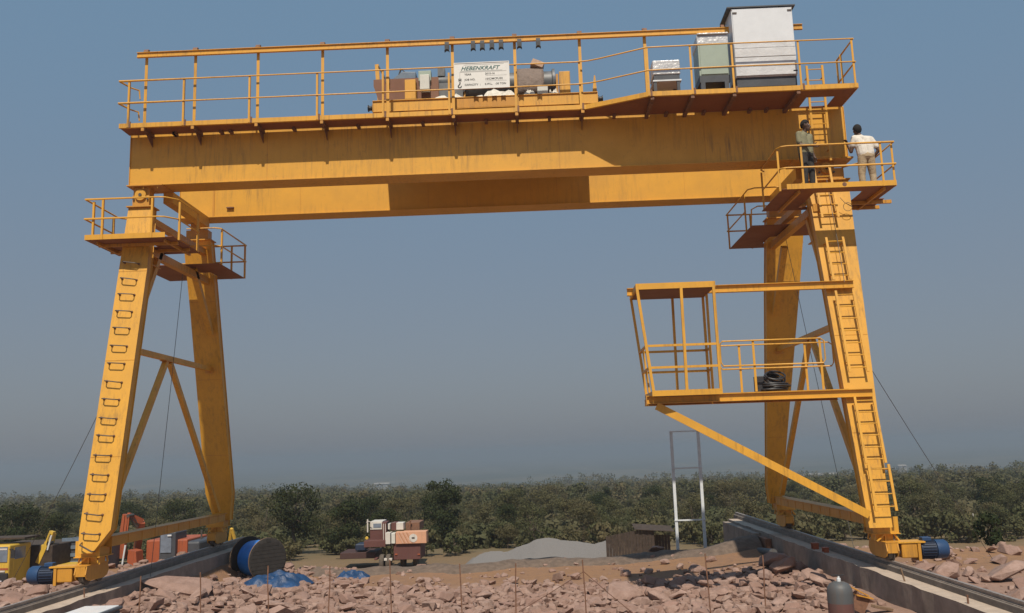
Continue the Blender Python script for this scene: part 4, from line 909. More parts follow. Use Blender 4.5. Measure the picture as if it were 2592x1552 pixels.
sc_ = thing('scrap_bracket', (7.05, 17.0, ground_z(7.05, 17)), 'bent yellow steel bracket lying at the foot of the right wall', 'scrap')
rt_ = Matrix.Rotation(.5, 3, 'Y'); part('scrap_plate', MB().box((7.0, 17.0, -.28), (.36, .25, .02), rt_).box((7.08, 16.95, -.38), (.30, .2, .02), Matrix.Rotation(.25, 3, 'Y')), 'yellow_worn', sc_); part('scrap_web', MB().box((7.0, 17.0, -.50), (.26, .18, .30), rt_), 'rust', sc_)
single('timber_offcut', MB().box((7.38, 16.9, -.58), (.42, .12, .05), Matrix.Rotation(.25, 3, 'Y') @ Matrix.Rotation(.4, 3, 'Z')), 'wood_rim', 'pale timber offcut beside the yellow scrap', 'timber', bevel=.006)
for i, (y, s2) in enumerate(((22.9, .9), (22.1, .75))):
    x = 8.06; k = MB().bx(x-.09*s2, x+.07*s2, y-.09, y-.07, -.21, -.21+.16*s2).bx(x-.09*s2, x+.07*s2, y+.05, y+.07, -.21, -.21+.16*s2).bx(x-.10*s2, x+.08*s2, y-.1, y+.08, -.21+.16*s2, -.195+.16*s2)
    single('rail_chair', k, 'orange', ['larger', 'smaller'][i]+' orange steel chair lying on the right ledge', 'rail chair', 'orange rail chairs')
eb = thing('equipment_box', (-5.2, 15.5, ground_z(-5.2, 15.5)), 'low machine with shiny white lid and dark rounded rim at the bottom left', 'machine')
c4 = at(230, 1545, 15.5); hwx = .36; zt4 = c4.z+.0
part('housing', MB().bx(c4.x-hwx+.03, c4.x+hwx-.03, 15.1, 15.9, ground_z(-5.2, 15.5)-.02, zt4-.06), 'darkbase', eb, bevel=.03)
part('lid_rim', MB().bx(c4.x-hwx, c4.x+hwx, 15.06, 15.94, zt4-.062, zt4), 'darkbase', eb, bevel=.028)
part('lid', MB().bx(c4.x-hwx+.05, c4.x+hwx-.06, 15.10, 15.90, zt4-.05, zt4+.012), 'white', eb, bevel=.012)

# gravel heap and low shed on the lower yard
def heap(name, cx, cy, zb, pts, dy, mat, label, cat, seed):
    xs = np.linspace(pts[0][0], pts[-1][0], 60); zs_ = np.interp(xs, [p[0] for p in pts], [p[1] for p in pts]); n = 22; v = []
    for j in range(n+1):
        t_ = j/n*2-1
        for x, z in zip(xs, zs_):
            h = max(0, z-zb)*(max(0, 1-abs(t_))**.95)
            v.append((x+.12*noise.noise(Vector((x, j*.4, seed))), cy+t_*dy, zb-.3+h+.3*max(0, 1-abs(t_)*1.0)+(.05*noise.noise(Vector((x*2.5, j*.5, seed+3)))+.03*noise.noise(Vector((x*7, j*1.4, seed)))) * min(1, h*3)))
    mbh = MB().add(v, [(j*60+i, j*60+i+1, (j+1)*60+i+1, (j+1)*60+i) for j in range(n) for i in range(59)])
    return single(name, mbh, mat, label, cat, smooth=True)
Yg = 47.0
P_ = [at(x, y, Yg) for x, y in ((1195, 1412), (1240, 1404), (1290, 1395), (1330, 1378), (1371, 1361), (1420, 1366), (1474, 1372), (1506, 1377), (1531, 1368), (1545, 1385))]
heap('gravel_heap', 0, Yg, ground_z(2, Yg), [(P_[0].x-1.5, ground_z(2, Yg)-.1)]+[(p.x, p.z) for p in P_]+[(P_[-1].x+1.2, ground_z(2, Yg))], 3.4, 'gravel', 'long pale grey gravel heap beyond the bank', 'gravel heap', 2.0)
P_ = [at(x, y, 50) for x, y in ((1205, 1408), (1245, 1394), (1270, 1395), (1300, 1404))]
heap('gravel_heap', 0, 50, ground_z(0, 50), [(P_[0].x-.8, ground_z(0, 50))]+[(p.x, p.z) for p in P_]+[(P_[-1].x+.8, ground_z(0, 50))], 2.2, 'gravel', 'smaller duller gravel heap left of the long one', 'gravel heap', 9.0)
Ys = 45.0; zg = ground_z(6, Ys)-.05
sh = thing('sheet_enclosure', (at(1640, 1390, Ys).x, Ys, zg), 'low rusty corrugated sheet enclosure behind the bank', 'shed')
a, b_, c5 = at(1533, 1358, Ys), at(1611, 1342, Ys), at(1656, 1352, Ys); d5 = at(1701, 1348, Ys)
nsh = 16
for i in range(nsh):
    x0 = lp(a.x, c5.x, i/nsh); x1 = lp(a.x, c5.x, (i+1)/nsh); zt5 = lp(a.z, b_.z, min(1, i/(nsh*.63)))
    part('sheet', MB().bx(x0+.006, x1-.006, Ys+(.02 if i % 2 else 0), Ys+.03+(.02 if i % 2 else 0), zg, zt5), 'oldsheet', sh)
for i in range(6):
    x0 = lp(c5.x, d5.x, i/6); x1 = lp(c5.x, d5.x, (i+1)/6); part('sheet', MB().bx(x0+.006, x1-.006, Ys+.8, Ys+.83, zg, c5.z-.12), 'oldsheet', sh)
part('roof_sheet', MB().prism([(b_.x-.1, Ys-.15, b_.z+.03), (d5.x+.1, Ys-.15, d5.z+.05), (d5.x+.1, Ys+1.2, d5.z+.2), (b_.x-.1, Ys+1.2, b_.z+.2)], (0, 0, .03)), 'oldsheet', sh)
part('side_sheet', MB().bx(c5.x-.03, c5.x, Ys+.06, Ys+.79, zg, c5.z-.1), 'wood_rim', sh)

# mobile crane seen from behind
Yt = 52.0; q = lambda x, y, dy=0: at(800+x/7.997, 1290+y/7.997, Yt+dy)
zg = ground_z(-6, Yt)
mc = thing('mobile_crane', (q(1600, 900).x, Yt, zg), 'red mobile crane with striped orange counterweight parked beyond the bank', 'mobile crane')
def face_box(name, x0, y0, x1, y1, d0, d1, mat, bev=.02, par=None):
    a, b_ = q(x0, y0), q(x1, y1); return part(name, MB().bx(a.x, b_.x, Yt+d0, Yt+d1, b_.z, a.z), mat, par or mc, bevel=bev)
cw = face_box('counterweight', 1610, 455, 2235, 680, 0, .9, 'peach')
for k in range(7):
    a, b_ = q(1640+k*38, 462), q(1760+k*38, 680); part('stripe', MB().bar((a.x, Yt-.006, a.z), (b_.x, Yt-.006, b_.z), .008, .045, (0, 1, 0)), 'rust' if k % 2 else 'dirtywhite', cw)
e = q(1968, 575); part('round_badge', MB().lathe((e.x, Yt-.02, e.z), (0, 1, 0), [(.10, 0), (.235, 0), (.235, .018), (.10, .018)], 28), 'dirtywhite', cw); part('badge_centre', MB().lathe((e.x, Yt-.015, e.z), (0, 1, 0), [(.01, 0), (.10, 0), (.10, .01)], 20), 'greybox', cw); part('badge_mark', MB().bx(e.x-.09, e.x+.08, Yt-.024, Yt-.016, e.z-.05, e.z+.05), 'steel', cw)
face_box('side_panel', 1405, 470, 1505, 700, -.02, .8, 'dirtywhite'); face_box('side_panel', 1520, 480, 1600, 690, .02, .8, 'greybox')
face_box('slew_deck', 960, 640, 1400, 760, .1, 1.6, 'redtruck'); face_box('winch_housing', 1300, 270, 1400, 700, .5, 1.6, 'redtruck')
cb_ = face_box('crane_cab', 1030, 285, 1290, 640, .9, 2.4, 'redtruck'); a, b_ = q(1040, 290), q(1285, 425)
part('cab_window', MB().bx(a.x, b_.x, Yt+.86, Yt+.90, b_.z, a.z), 'dirtywhite', cb_); part('window_pane', MB().bx(a.x+.18, b_.x-.05, Yt+.84, Yt+.858, b_.z+.1, a.z-.06), 'glass', cb_)
a, b_ = q(990, 215), q(1015, 480); part('mast', MB().bx(a.x, b_.x, Yt+.6, Yt+.68, b_.z, a.z), 'dirtywhite', mc); part('mast_wires', MB().path([q(1015, 260, .6), q(1060, 235, .6), q(1120, 262, .6)], .02, 5), 'dirtywhite', mc)
a = q(1020, 580); part('warning_lamp', MB().lathe((a.x, Yt+.08, a.z), (0, 1, 0), [(.07, 0), (.09, .01), (.09, .05)], 14), 'vyellow', mc)
face_box('upper_box', 1600, 280, 1745, 420, .4, 1.2, 'dirtywhite'); face_box('upper_box', 1430, 300, 1470, 415, .4, 1.0, 'dirtywhite'); face_box('boom_foot', 1750, 300, 2040, 455, 1.2, 3.2, 'rust'); face_box('upper_box', 1475, 290, 1595, 450, .8, 1.8, 'redtruck')
face_box('rear_carrier', 1560, 690, 2110, 1010, .15, 2.4, 'redtruck'); face_box('carrier_deck', 420, 915, 1160, 1020, .8, 3.0, 'dullred')
face_box('fuel_tank', 720, 740, 930, 870, 1.0, 2.2, 'motor_dark', .05)
for x, dy_ in ((1335, .1), (1465, .1), (1700, 1.3), (1960, 1.3)):
    a = q(x, 900); r_ = .46; tw = part('tyre', MB().lathe((a.x-.13, Yt+dy_, zg+r_), (1, 0, 0), [(.25, 0), (r_-.04, .0), (r_, .04), (r_, .22), (r_-.04, .26), (.25, .26)], 28), 'tyre', mc, smooth=True)
    part('hub', MB().lathe((a.x-.10, Yt+dy_, zg+r_), (1, 0, 0), [(.08, 0), (.24, .02), (.24, .2)], 16), 'redtruck', tw)

face_box('shadow_gap_box', 1400, 690, 2120, 720, .3, 1.6, 'black'); face_box('roof_rail', 1040, 268, 1290, 282, .9, 2.3, 'dirtywhite', .005)  # black box painted in for the shade under the counterweight
a = q(1850, 470); part('exhaust_pipe', MB().path([(a.x, Yt+1.0, a.z), (a.x, Yt+1.0, a.z+.55), (a.x+.08, Yt+1.0, a.z+.62)], .05, 8), 'rust', mc, smooth=True)
for x in (1330, 1370): a, b_ = q(x, 300), q(x+14, 660); part('grab_rail', MB().bx(a.x, b_.x, Yt+.44, Yt+.47, b_.z, a.z), 'dirtywhite', mc)
part('winch_rope', MB().path([q(1400, 290, .9), q(1600, 255, 1.0), q(1760, 300, 1.2)], .018, 5), 'rope', mc); face_box('outrigger_beam', 1180, 985, 1240, 1020, -.05, .8, 'redtruck'); face_box('tail_lamp', 1590, 900, 1640, 925, .10, .16, 'orange', .005); face_box('tail_lamp', 2050, 900, 2100, 925, .10, .16, 'orange', .005)
for x in (1425, 1525): face_box('wheel_chock', x-30, 975, x+30, 1020, -.35, -.1, 'dirtywhite', .01)

# orange excavator on the left
Ye = 45.0; q = lambda x, y, dy=0: at(x/4.914, 1250+y/4.914, Ye+dy)
zg = ground_z(-18.5, Ye)-.0
ex = thing('excavator', (-18.5, Ye, zg), 'orange excavator with raised folded arm behind the left legs', 'excavator')
part('arm', MB().bar(q(1575, 255), q(1535, 500), .30, .26, (0, 1, 0)), 'orange', ex); part('arm', MB().bar(q(1535, 500), q(1530, 800), .24, .24, (0, 1, 0)), 'orange', ex)
part('boom', MB().bar(q(1590, 270, .3), q(1760, 350, 1.0), .22, .30), 'orange', ex); part('boom', MB().bar(q(1760, 350, 1.0), q(1700, 720, 1.6), .30, .36), 'orange', ex)
part('hydraulic_ram', MB().tube(q(1560, 640, -.25), q(1520, 880, -.25), .045, 10), 'galv', ex, smooth=True)
part('arm_plate', MB().bar(q(1545, 262, -.17), q(1520, 495, -.17), .06, .03, (0, 1, 0)).bar(q(1605, 262, -.17), q(1580, 495, -.17), .06, .03, (0, 1, 0)), 'orange', ex)
part('pivot_pin', MB().lathe(q(1540, 505, -.2), (0, 1, 0), [(.09, 0), (.09, .4)], 14), 'steel', ex, smooth=True); part('pivot_pin', MB().lathe(q(1590, 275, -.2), (0, 1, 0), [(.08, 0), (.08, .6)], 14), 'steel', ex, smooth=True)
part('hydraulic_ram', MB().tube(q(1615, 300, .1), q(1700, 420, .5), .05, 10), 'steel', ex, smooth=True); part('hose', MB().path([q(1640, 300, .2), q(1690, 330, .3), q(1720, 400, .4)], .02, 6), 'black', ex, smooth=True)
part('counterweight', MB().bx(q(2100, 600).x+.05, q(2110, 800).x+1.0, Ye+1.3, Ye+4.2, zg+.95, q(1690, 640).z), 'darkbase', ex, bevel=.12); part('exhaust_pipe', MB().tube((q(2100, 600).x+.7, Ye+2.5, q(1690, 640).z), (q(2100, 600).x+.7, Ye+2.5, q(1690, 600).z+.3), .05, 8), 'steel', ex)
part('bucket', MB().prism([q(1590, 700), q(1690, 720), q(1700, 880), q(1640, 910), q(1580, 850)], (0, .8, 0)), 'orange', ex)
bd = part('body', MB().bx(q(1690, 600).x, q(2110, 800).x+.4, Ye+1.2, Ye+4.0, zg+.85, q(1690, 610).z), 'orange', ex, bevel=.06)
cbx = part('cab', MB().bx(q(1890, 520).x, q(2095, 520).x, Ye+.9, Ye+2.4, zg+.85, q(1900, 515).z+.05), 'darkbase', ex, bevel=.05)
part('cab_window', MB().bx(q(1910, 520).x, q(2045, 520).x, Ye+.86, Ye+.897, q(1910, 760).z, q(1910, 530).z), 'glass', cbx); part('work_lamp', MB().bx(q(2000, 540).x, q(2050, 540).x, Ye+.80, Ye+.86, q(2000, 548).z, q(2000, 530).z), 'white', cbx)
for sx in (-.9, .9): part('track', MB().prism([(-18.2+sx-.25, Ye+1.0, zg+.1), (-18.2+sx-.25, Ye+1.3, zg), (-18.2+sx-.25, Ye+4.0, zg), (-18.2+sx-.25, Ye+4.3, zg+.2), (-18.2+sx-.25, Ye+4.1, zg+.75), (-18.2+sx-.25, Ye+1.1, zg+.75)], (.5, 0, 0)), 'black', ex)

# yellow machines far left
Ye = 42.0; q = lambda x, y, dy=0: at(x/4.914, 1250+y/4.914, Ye+dy)
zg = ground_z(-21.9, Ye)
bh = thing('backhoe', (-21.9, Ye, zg), 'yellow backhoe with its arm pointing up at the far left', 'backhoe')
part('dipper', MB().bar(q(655, 465), q(590, 640), .20, .22, (0, 1, 0)), 'vyellow', bh); part('dipper', MB().bar(q(600, 600), q(480, 860), .20, .26, (0, 1, 0)), 'vyellow', bh)
part('boom', MB().bar(q(670, 490, .5), q(620, 720, .5), .16, .18, (0, 1, 0)), 'vyellow', bh); part('linkage', MB().box(q(560, 660), (.25, .25, .22)), 'vyellow', bh, bevel=.02)
part('hydraulic_ram', MB().tube(q(640, 520, -.15), q(590, 700, -.15), .04, 8), 'galv', bh, smooth=True); part('pivot_pin', MB().lathe(q(600, 615, -.15), (0, 1, 0), [(.08, 0), (.08, .35)], 12), 'steel', bh); part('hose', MB().path([q(630, 500, -.14), q(600, 560, -.2), q(580, 640, -.14)], .018, 5), 'black', bh)
part('boom_side', MB().prism([q(620, 770), q(645, 770), q(650, 910), q(520, 930)], (0, .3, 0)), 'vyellow', bh)
part('chassis', MB().bx(q(480, 900).x, q(660, 900).x+.8, Ye+.4, Ye+3.2, zg+.5, q(500, 905).z), 'vyellow', bh, bevel=.05)
for x in (-22.4, -21.2): part('tyre', MB().lathe((x, Ye+.9, zg+.5), (1, 0, 0), [(.2, 0), (.5, 0), (.5, .35), (.2, .35)], 24), 'tyre', bh, smooth=True)
zg = ground_z(-21, 43.5); tl = thing('tipper_truck', (-20.9, 43.5, zg), 'grey ribbed tailgate of a tipper truck behind the left leg foot', 'truck')
a, b_ = at(153, 1366, 43.5), at(200, 1432, 43.5)
part('body', MB().bx(a.x, a.x+2.3, 43.6, 44.9, zg+1.0, a.z), 'darkbase', tl, bevel=.03)
for k in range(6): part('tailgate_rib', MB().bx(a.x+.05, a.x+2.25, 43.54, 43.6, lp(zg+1.05, a.z-.1, k/5), lp(zg+1.05, a.z-.1, k/5)+.16), 'bluegrey', tl)
for dx in (.15, 1.85): part('tyre', MB().lathe((a.x+dx, 44.4, zg+.5), (1, 0, 0), [(.2, 0), (.5, 0), (.5, .3), (.2, .3)], 24), 'tyre', tl, smooth=True)
part('axle', MB().bx(a.x+.3, a.x+2.0, 44.3, 44.5, zg+.4, zg+1.0), 'steel', tl)
Yk = 40.0; q = lambda x, y, dy=0: at(x/4.914, 1250+y/4.914, Yk+dy)
zg = ground_z(-23, Yk); tk = thing('dump_truck', (-23.4, Yk, zg), 'yellow dump truck cab facing the camera at the left edge', 'truck')
a = q(125, 640); x1 = a.x; x0 = x1-2.3
part('cab', MB().bx(x0, x1, Yk, Yk+1.7, zg+.75, a.z), 'vyellow', tk, bevel=.06)
part('windscreen', MB().bx(x0+.12, x1-.08, Yk-.03, Yk, q(60, 850).z, q(60, 660).z), 'glass', tk); part('sun_strip', MB().bx(x0+.12, x1-.10, Yk-.04, Yk-.031, q(60, 700).z, q(60, 680).z), 'dirtywhite', tk)
part('door_line', MB().bx(x1-.004, x1+.004, Yk+.35, Yk+1.3, zg+1.0, a.z-.12), 'vyellow', tk); part('side_window', MB().bx(x1-.002, x1+.008, Yk+.4, Yk+1.25, q(60, 830).z, q(60, 680).z), 'glass', tk); part('mirror', MB().bx(x1+.12, x1+.3, Yk-.12, Yk-.08, q(60, 800).z, q(60, 700).z), 'black', tk); part('mirror_arm', MB().path([(x1-.02, Yk+.02, q(60, 690).z), (x1+.2, Yk-.1, q(60, 690).z), (x1+.2, Yk-.1, q(60, 720).z)], .02, 6), 'black', tk)
for sxx in (-1, 1): part('wiper', MB().bar((x0+1.1+sxx*.45, Yk-.045, q(60, 850).z), (x0+1.1+sxx*.1, Yk-.045, q(60, 760).z), .02, .02), 'black', tk)
part('bumper', MB().bx(x0, x1+.02, Yk-.15, Yk-.02, zg+.45, q(60, 985).z), 'black', tk, bevel=.03); part('headlight', MB().bx(x1-.5, x1-.2, Yk-.17, Yk-.15, q(20, 1100).z, q(20, 1075).z), 'white', tk); part('number_plate', MB().bx(x1-.45, x1-.15, Yk-.05, Yk-.02, q(60, 975).z, q(60, 955).z), 'dirtywhite', tk); part('stripe', MB().bx(x0, x1-.03, Yk-.012, Yk-.002, q(60, 950).z, q(60, 925).z), 'orange', tk)
part('tipper_body', MB().bx(x0-.1, x1+.9, Yk+1.9, Yk+5.0, zg+1.1, q(60, 700).z), 'oldsheet', tk, bevel=.04); part('cab_guard', MB().bx(x0-.1, x1+.3, Yk+.6, Yk+1.9, q(60, 585).z, q(60, 562).z), 'oldsheet', tk)
for x in (x0+.05, x1-.4):
    for y in (Yk+.7, Yk+4.6): part('tyre', MB().lathe((x, y, zg+.52), (1, 0, 0), [(.2, 0), (.52, 0), (.52, .32), (.2, .32)], 24), 'tyre', tk, smooth=True)
a = at(15, 1490, 26.0); zg = ground_z(-13.5, 26)
ys = MB().bx(a.x-1.6, a.x+.1, 25.9, 26.5, ground_z(-13, 26)-.1, a.z).bx(a.x-1.6, a.x+.12, 25.85, 26.5, a.z, a.z+.03)
single('yellow_skip', ys, 'vyellow', 'plain yellow steel bin cut off by the left edge of the picture', 'bin', bevel=.02)
a = at(586, 1338, 46); zg = ground_z(-14.6, 46)
lo2 = thing('loader', (a.x, 46.5, zg), 'small yellow loader partly hidden behind the far left leg', 'loader')
part('loader_arm', MB().bar((a.x, 46, a.z), (a.x-.25, 46.4, a.z-.9), .12, .16, (0, 1, 0)).bar((a.x+.02, 46, a.z), (a.x+.18, 46.3, a.z-.9), .12, .14, (0, 1, 0)), 'vyellow', lo2); part('loader_body', MB().bx(a.x-.7, a.x+.7, 46.2, 48.4, zg+.4, a.z-.8), 'vyellow', lo2, bevel=.06)
for dx in (-.75, .5): part('tyre', MB().lathe((a.x+dx, 46.7, zg+.4), (1, 0, 0), [(.15, 0), (.4, 0), (.4, .25), (.15, .25)], 20), 'tyre', lo2, smooth=True)

# ------------------------------------------------------------------ rocks
rk = random.Random(11)
def rock_mesh(seed, i):
    q = random.Random(seed); bm = bmesh.new(); sx, sy, sz = 1, q.uniform(.65, 1.0), q.uniform(.42, .75)
    for k in range(q.randint(13, 19)):
        v = Vector((q.gauss(0, 1), q.gauss(0, 1), q.gauss(0, 1))).normalized()*q.uniform(.82, 1.0)
        v = Vector((max(-.78, min(.78, v.x)), max(-.8, min(.8, v.y)), max(-.75, min(.75, v.z))))
        bm.verts.new((v.x*sx*.62, v.y*sy*.62, v.z*sz*.62))
    bmesh.ops.convex_hull(bm, input=bm.verts)
    bmesh.ops.delete(bm, geom=[v for v in bm.verts if not v.link_faces], context='VERTS')
    bmesh.ops.dissolve_limit(bm, angle_limit=.16, verts=bm.verts, edges=bm.edges)
    bmesh.ops.bevel(bm, geom=list(bm.edges), offset=.018, segments=1, affect='EDGES', clamp_overlap=True)
    bmesh.ops.triangulate(bm, faces=bm.faces)
    for v in bm.verts: v.co += v.co.normalized()*(.045*noise.noise(v.co*5+Vector((i*3.1, 0, 0)))+.02*noise.noise(v.co*13+Vector((0, i, 0))))
    me = bpy.data.meshes.new('rock'); bm.to_mesh(me); bm.free(); me.materials.append(M['rock']); return me
RM = [rock_mesh(100+i, i) for i in range(18)]
def in_view(x, y):
    k = y; return -.65*k < x-1.2 < .62*k
def put_rock(x, y, s, sink, label, group, rz=None, flat=1.0):
    o = bpy.data.objects.new('rock', rk.choice(RM)); col.objects.link(o)
    o.location = (x, y, ground_z(x, y)+s*.30*flat-sink); o.scale = (s*rk.uniform(.85, 1.25), s*rk.uniform(.8, 1.15), s*flat*rk.uniform(.55, .95))
    o.rotation_euler = (rk.uniform(-.45, .45), rk.uniform(-.45, .45), rk.uniform(0, 6.28))
    tag(o, label, 'rock', group); return o
spots = []
def free(x, y, s):
    return all((x-a)**2+(y-b_)**2 > (.40*(s+c))**2 for a, b_, c in spots)
REG_ = [('pinkish brown angular rock in the rubble between the two rail beams', 'rocks between the rail beams', (-7.5, 7.4, 17.6, 25.4), 205, .26, .66),
        ('pinkish brown rock beyond the left rail beam', 'rocks left of the left rail beam', (-16, -9.0, 16.0, 25.5), 52, .25, .62),
        ('brown boulder on the slope beyond the right rail beam', 'boulders right of the right rail beam', (9.3, 16.5, 15, 27.5), 46, .35, .85)]
KEEP = [(-7.0, 26.25, .9), (-5.95, 24.25, 1.0), (-4.12, 25.6, .5), (5.71, 14, .4), (6.5, 20, .2), (7.05, 17, .4), (7.4, 16.9, .3), (-5.2, 15.5, .6), (-8.4, 18.8, .6), (8.4, 18.8, .6), (-9.2, 18.85, .55), (9.2, 18.85, .6)]
nrock = 0
for lab, grp, (x0, x1, y0, y1), cnt, smin, smax in REG_:
    tries = 0; got = 0
    while got < cnt and tries < 20000:
        tries += 1; x, y = rk.uniform(x0, x1), rk.uniform(y0, y1)
        if not in_view(x, y): continue
        if grp.startswith('rocks between') and y > 23.3 and x > -3.6 and rk.random() > .06: continue
        s = smin+(smax-smin)*rk.random()**1.8*(.55+.45*min(1, abs(x-.5)/5))
        if any((x-a)**2+(y-b_)**2 < (c+.45*s)**2 for a, b_, c in KEEP) or not free(x, y, s): continue
        spots.append((x, y, s)); put_rock(x, y, s, rk.uniform(.06, .24)*s, lab, grp); got += 1; nrock += 1
put_rock(-7.15, 21.0, 1.55, .12, 'largest flat slab of rock beside the left rail beam', None, flat=.55)
put_rock(-4.6, 20.6, 1.05, .08, 'broad pale rock left of centre near the stakes', None, flat=.6)
put_rock(3.1, 21.2, 1.0, .06, 'large dark undercut rock right of centre among the stakes', None, flat=.75)
put_rock(6.9, 22.6, 1.05, .05, 'tall leaning rock against the foot of the right wall', None, flat=1.1)
put_rock(11.9, 21.6, 1.15, .16, 'biggest pale boulder beyond the right rail', None, flat=.85)
put_rock(-2.0, 29.5, .6, .0, 'brown stone on the crest of the bank between truck and gravel', None)
put_rock(4.75, 28.1, .5, -.02, 'round brown stone on the bank in front of the sheet enclosure', None)

def ordinal(n): return str(n)+('th' if 10 < n % 100 < 14 else {1: 'st', 2: 'nd', 3: 'rd'}.get(n % 10, 'th'))
def by_strip(group, fmt, key_strip, strips):
    rs_ = [o for o in col.objects if o.get('group') == group]; bins = {}
    for o in rs_: bins.setdefault(key_strip(o), []).append(o)
    for k, l in bins.items():
        for n, o in enumerate(sorted(l, key=lambda o: o.location.y)): o['label'] = fmt % (strips[k], ordinal(n+1))
SX = [x for x, _ in PXS]
def strip_of(o):
    r_ = 1.2214+(o.location.x-1.2214)*18.0/o.location.y; return sum(1 for x in SX if x < r_)
names_ = ['left of the first stake']+['between %s and %s stakes' % (nmr[i], nmr[i+1]) for i in range(9)]+['right of the tenth stake']
by_strip('rocks between the rail beams', 'pinkish rubble rock %s, %s counting away from the camera', strip_of, names_)
def side_of(o): return 0 if o.location.y < 19.5 else 1
by_strip('rocks left of the left rail beam', 'rock left of the left beam, %s, %s counting away from the camera', side_of, ['near the blue motor', 'beyond the blue motor'])
by_strip('boulders right of the right rail beam', 'boulder right of the right rail, %s, %s counting away from the camera', side_of, ['near the blue motor', 'beyond the blue motor'])

# small broken stone filling the gaps: uncountable
rng = np.random.default_rng(5)
base = []
for me in RM[:10]:
    bm = bmesh.new(); bm.from_mesh(me); bmesh.ops.remove_doubles(bm, verts=bm.verts, dist=.09); bmesh.ops.triangulate(bm, faces=bm.faces)
    base.append((np.array([v.co[:] for v in bm.verts]), [[v.index for v in f.verts] for f in bm.faces])); bm.free()
V, Fc, nv = [], [], 0
def scatter(n, x0, x1, y0, y1, smin, smax, fade=None):
    global nv
    for _ in range(n):
        x, y = rng.uniform(x0, x1), rng.uniform(y0, y1)
        if not in_view(x, y) or abs(abs(x)-8.3) < .55: continue
        if fade and rng.random() > fade(x, y): continue
        s = smin+(smax-smin)*rng.random()**2; bv, bf = base[rng.integers(len(base))]
        a, c = rng.uniform(0, 6.28), rng.uniform(-.6, .6); ca, sa, cc2, sc2 = math.cos(a), math.sin(a), math.cos(c), math.sin(c)
        Rm = np.array([[ca, -sa, 0], [sa, ca, 0], [0, 0, 1]]) @ np.array([[1, 0, 0], [0, cc2, -sc2], [0, sc2, cc2]])
        V.append(bv @ Rm.T*s+np.array([x, y, ground_z(x, y)+s*rng.uniform(.0, .28)])); Fc.extend([[i+nv for i in f] for f in bf]); nv += len(bv)
scatter(5200, -7.7, 7.7, 17.5, 27.6, .07, .36, lambda x, y: 1 if y < 23.2 or x < -3.8 else .35 if y < 24.2 else .07)
scatter(900, -15, -8.8, 17.5, 28.5, .08, .32)
scatter(800, 8.8, 18, 14, 31, .07, .35, lambda x, y: .7)
scatter(500, -8, 9, 26.8, 29, .05, .2, lambda x, y: .5)
rme = bpy.data.meshes.new('rubble'); rme.from_pydata(np.concatenate(V).tolist(), [], Fc); rme.materials.append(M['rubble'])
ro = bpy.data.objects.new('rubble', rme); col.objects.link(ro); tag(ro, 'small broken pinkish stone filling the gaps between the rocks', 'rubble', kind='stuff')

# ------------------------------------------------------------------ trees
def leaf_quads(rg, centres, radii, per, smin, smax, squash=.8):
    pts = []; nrm = []
    for c, r_ in zip(centres, radii):
        d = rg.normal(size=(per, 3)); d /= np.linalg.norm(d, axis=1)[:, None]; rad = r_*rg.random(per)**.30
        pts.append(c+d*rad[:, None]*np.array([1, 1, squash])); nrm.append(d)
    pts = np.concatenate(pts); nrm = np.concatenate(nrm); n = len(pts)
    nrm = nrm+rg.normal(size=(n, 3))*.42; nrm /= np.linalg.norm(nrm, axis=1)[:, None]      # leaves face outwards from their clump
    a = rg.normal(size=(n, 3)); a -= nrm*(a*nrm).sum(1)[:, None]; a /= np.linalg.norm(a, axis=1)[:, None]; b_ = np.cross(nrm, a)
    s = rg.uniform(smin, smax, n)[:, None]; l = s*rg.uniform(1.0, 1.7, n)[:, None]
    return np.stack([pts-a*l/2, pts+b_*s/2, pts+a*l/2, pts-b_*s/2], 1).reshape(-1, 3)
def quad_mesh(name, v, mat):
    me = bpy.data.meshes.new(name); n = len(v)//4
    me.vertices.add(len(v)); me.vertices.foreach_set('co', v.astype(np.float32).ravel()); me.loops.add(n*4); me.loops.foreach_set('vertex_index', np.arange(n*4, dtype=np.int32)); me.polygons.add(n); me.polygons.foreach_set('loop_start', np.arange(0, n*4, 4, dtype=np.int32)); me.update(); me.validate()
    me.materials.append(M[mat]); return me
def tree_proto(seed, h, wd, mat, per=190, ncl=17, low=.2, lo=.075, hi=.165):
    rg = np.random.default_rng(seed); tb = MB(); q = random.Random(seed)
    th = h*q.uniform(.45, .6); pts = [Vector((0, 0, -.25))]; 
    for k in range(1, 5): pts.append(Vector((q.uniform(-.10, .10)*h*.25*k/2, q.uniform(-.1, .1)*h*.25*k/2, th*k/4)))
    tb.path(pts, h*.030, 7, h*.014); cs, rs = [], []
    for k in range(ncl):
        u = q.random(); z = h*(low+(1-low)*u**.8); ww = wd/2*math.sqrt(max(.08, 1-((z/h-.58)/.52)**2)); a = q.uniform(0, 6.28); rr = ww*math.sqrt(q.random())*.85
        c = Vector((math.cos(a)*rr, math.sin(a)*rr, z)); cs.append(np.array(c)); rs.append(wd*q.uniform(.16, .27))
        if k < 9: st = pts[q.choice([2, 3, 4])]; mid = (st+c)/2+Vector((0, 0, -.05*h)); tb.path([st, mid, c], h*.012, 5, h*.004)
    return tb.mesh('trunk', 'bark', smooth=True), quad_mesh('crown', leaf_quads(rg, cs, rs, per, lo, hi), mat)
PR = [tree_proto(200+i, 1.0*hh, ww, 'leaf') for i, (hh, ww) in enumerate([(4.0, 3.6), (4.6, 3.4), (3.4, 3.6), (5.0, 4.2), (4.2, 4.4), (3.8, 3.0), (3.0, 3.4), (4.4, 3.8)])]
PD = [tree_proto(300+i, hh, ww, 'leaf_dark', 230, 18, .2) for i, (hh, ww) in enumerate([(4.6, 3.8), (4.0, 3.6), (5.0, 3.4)])]
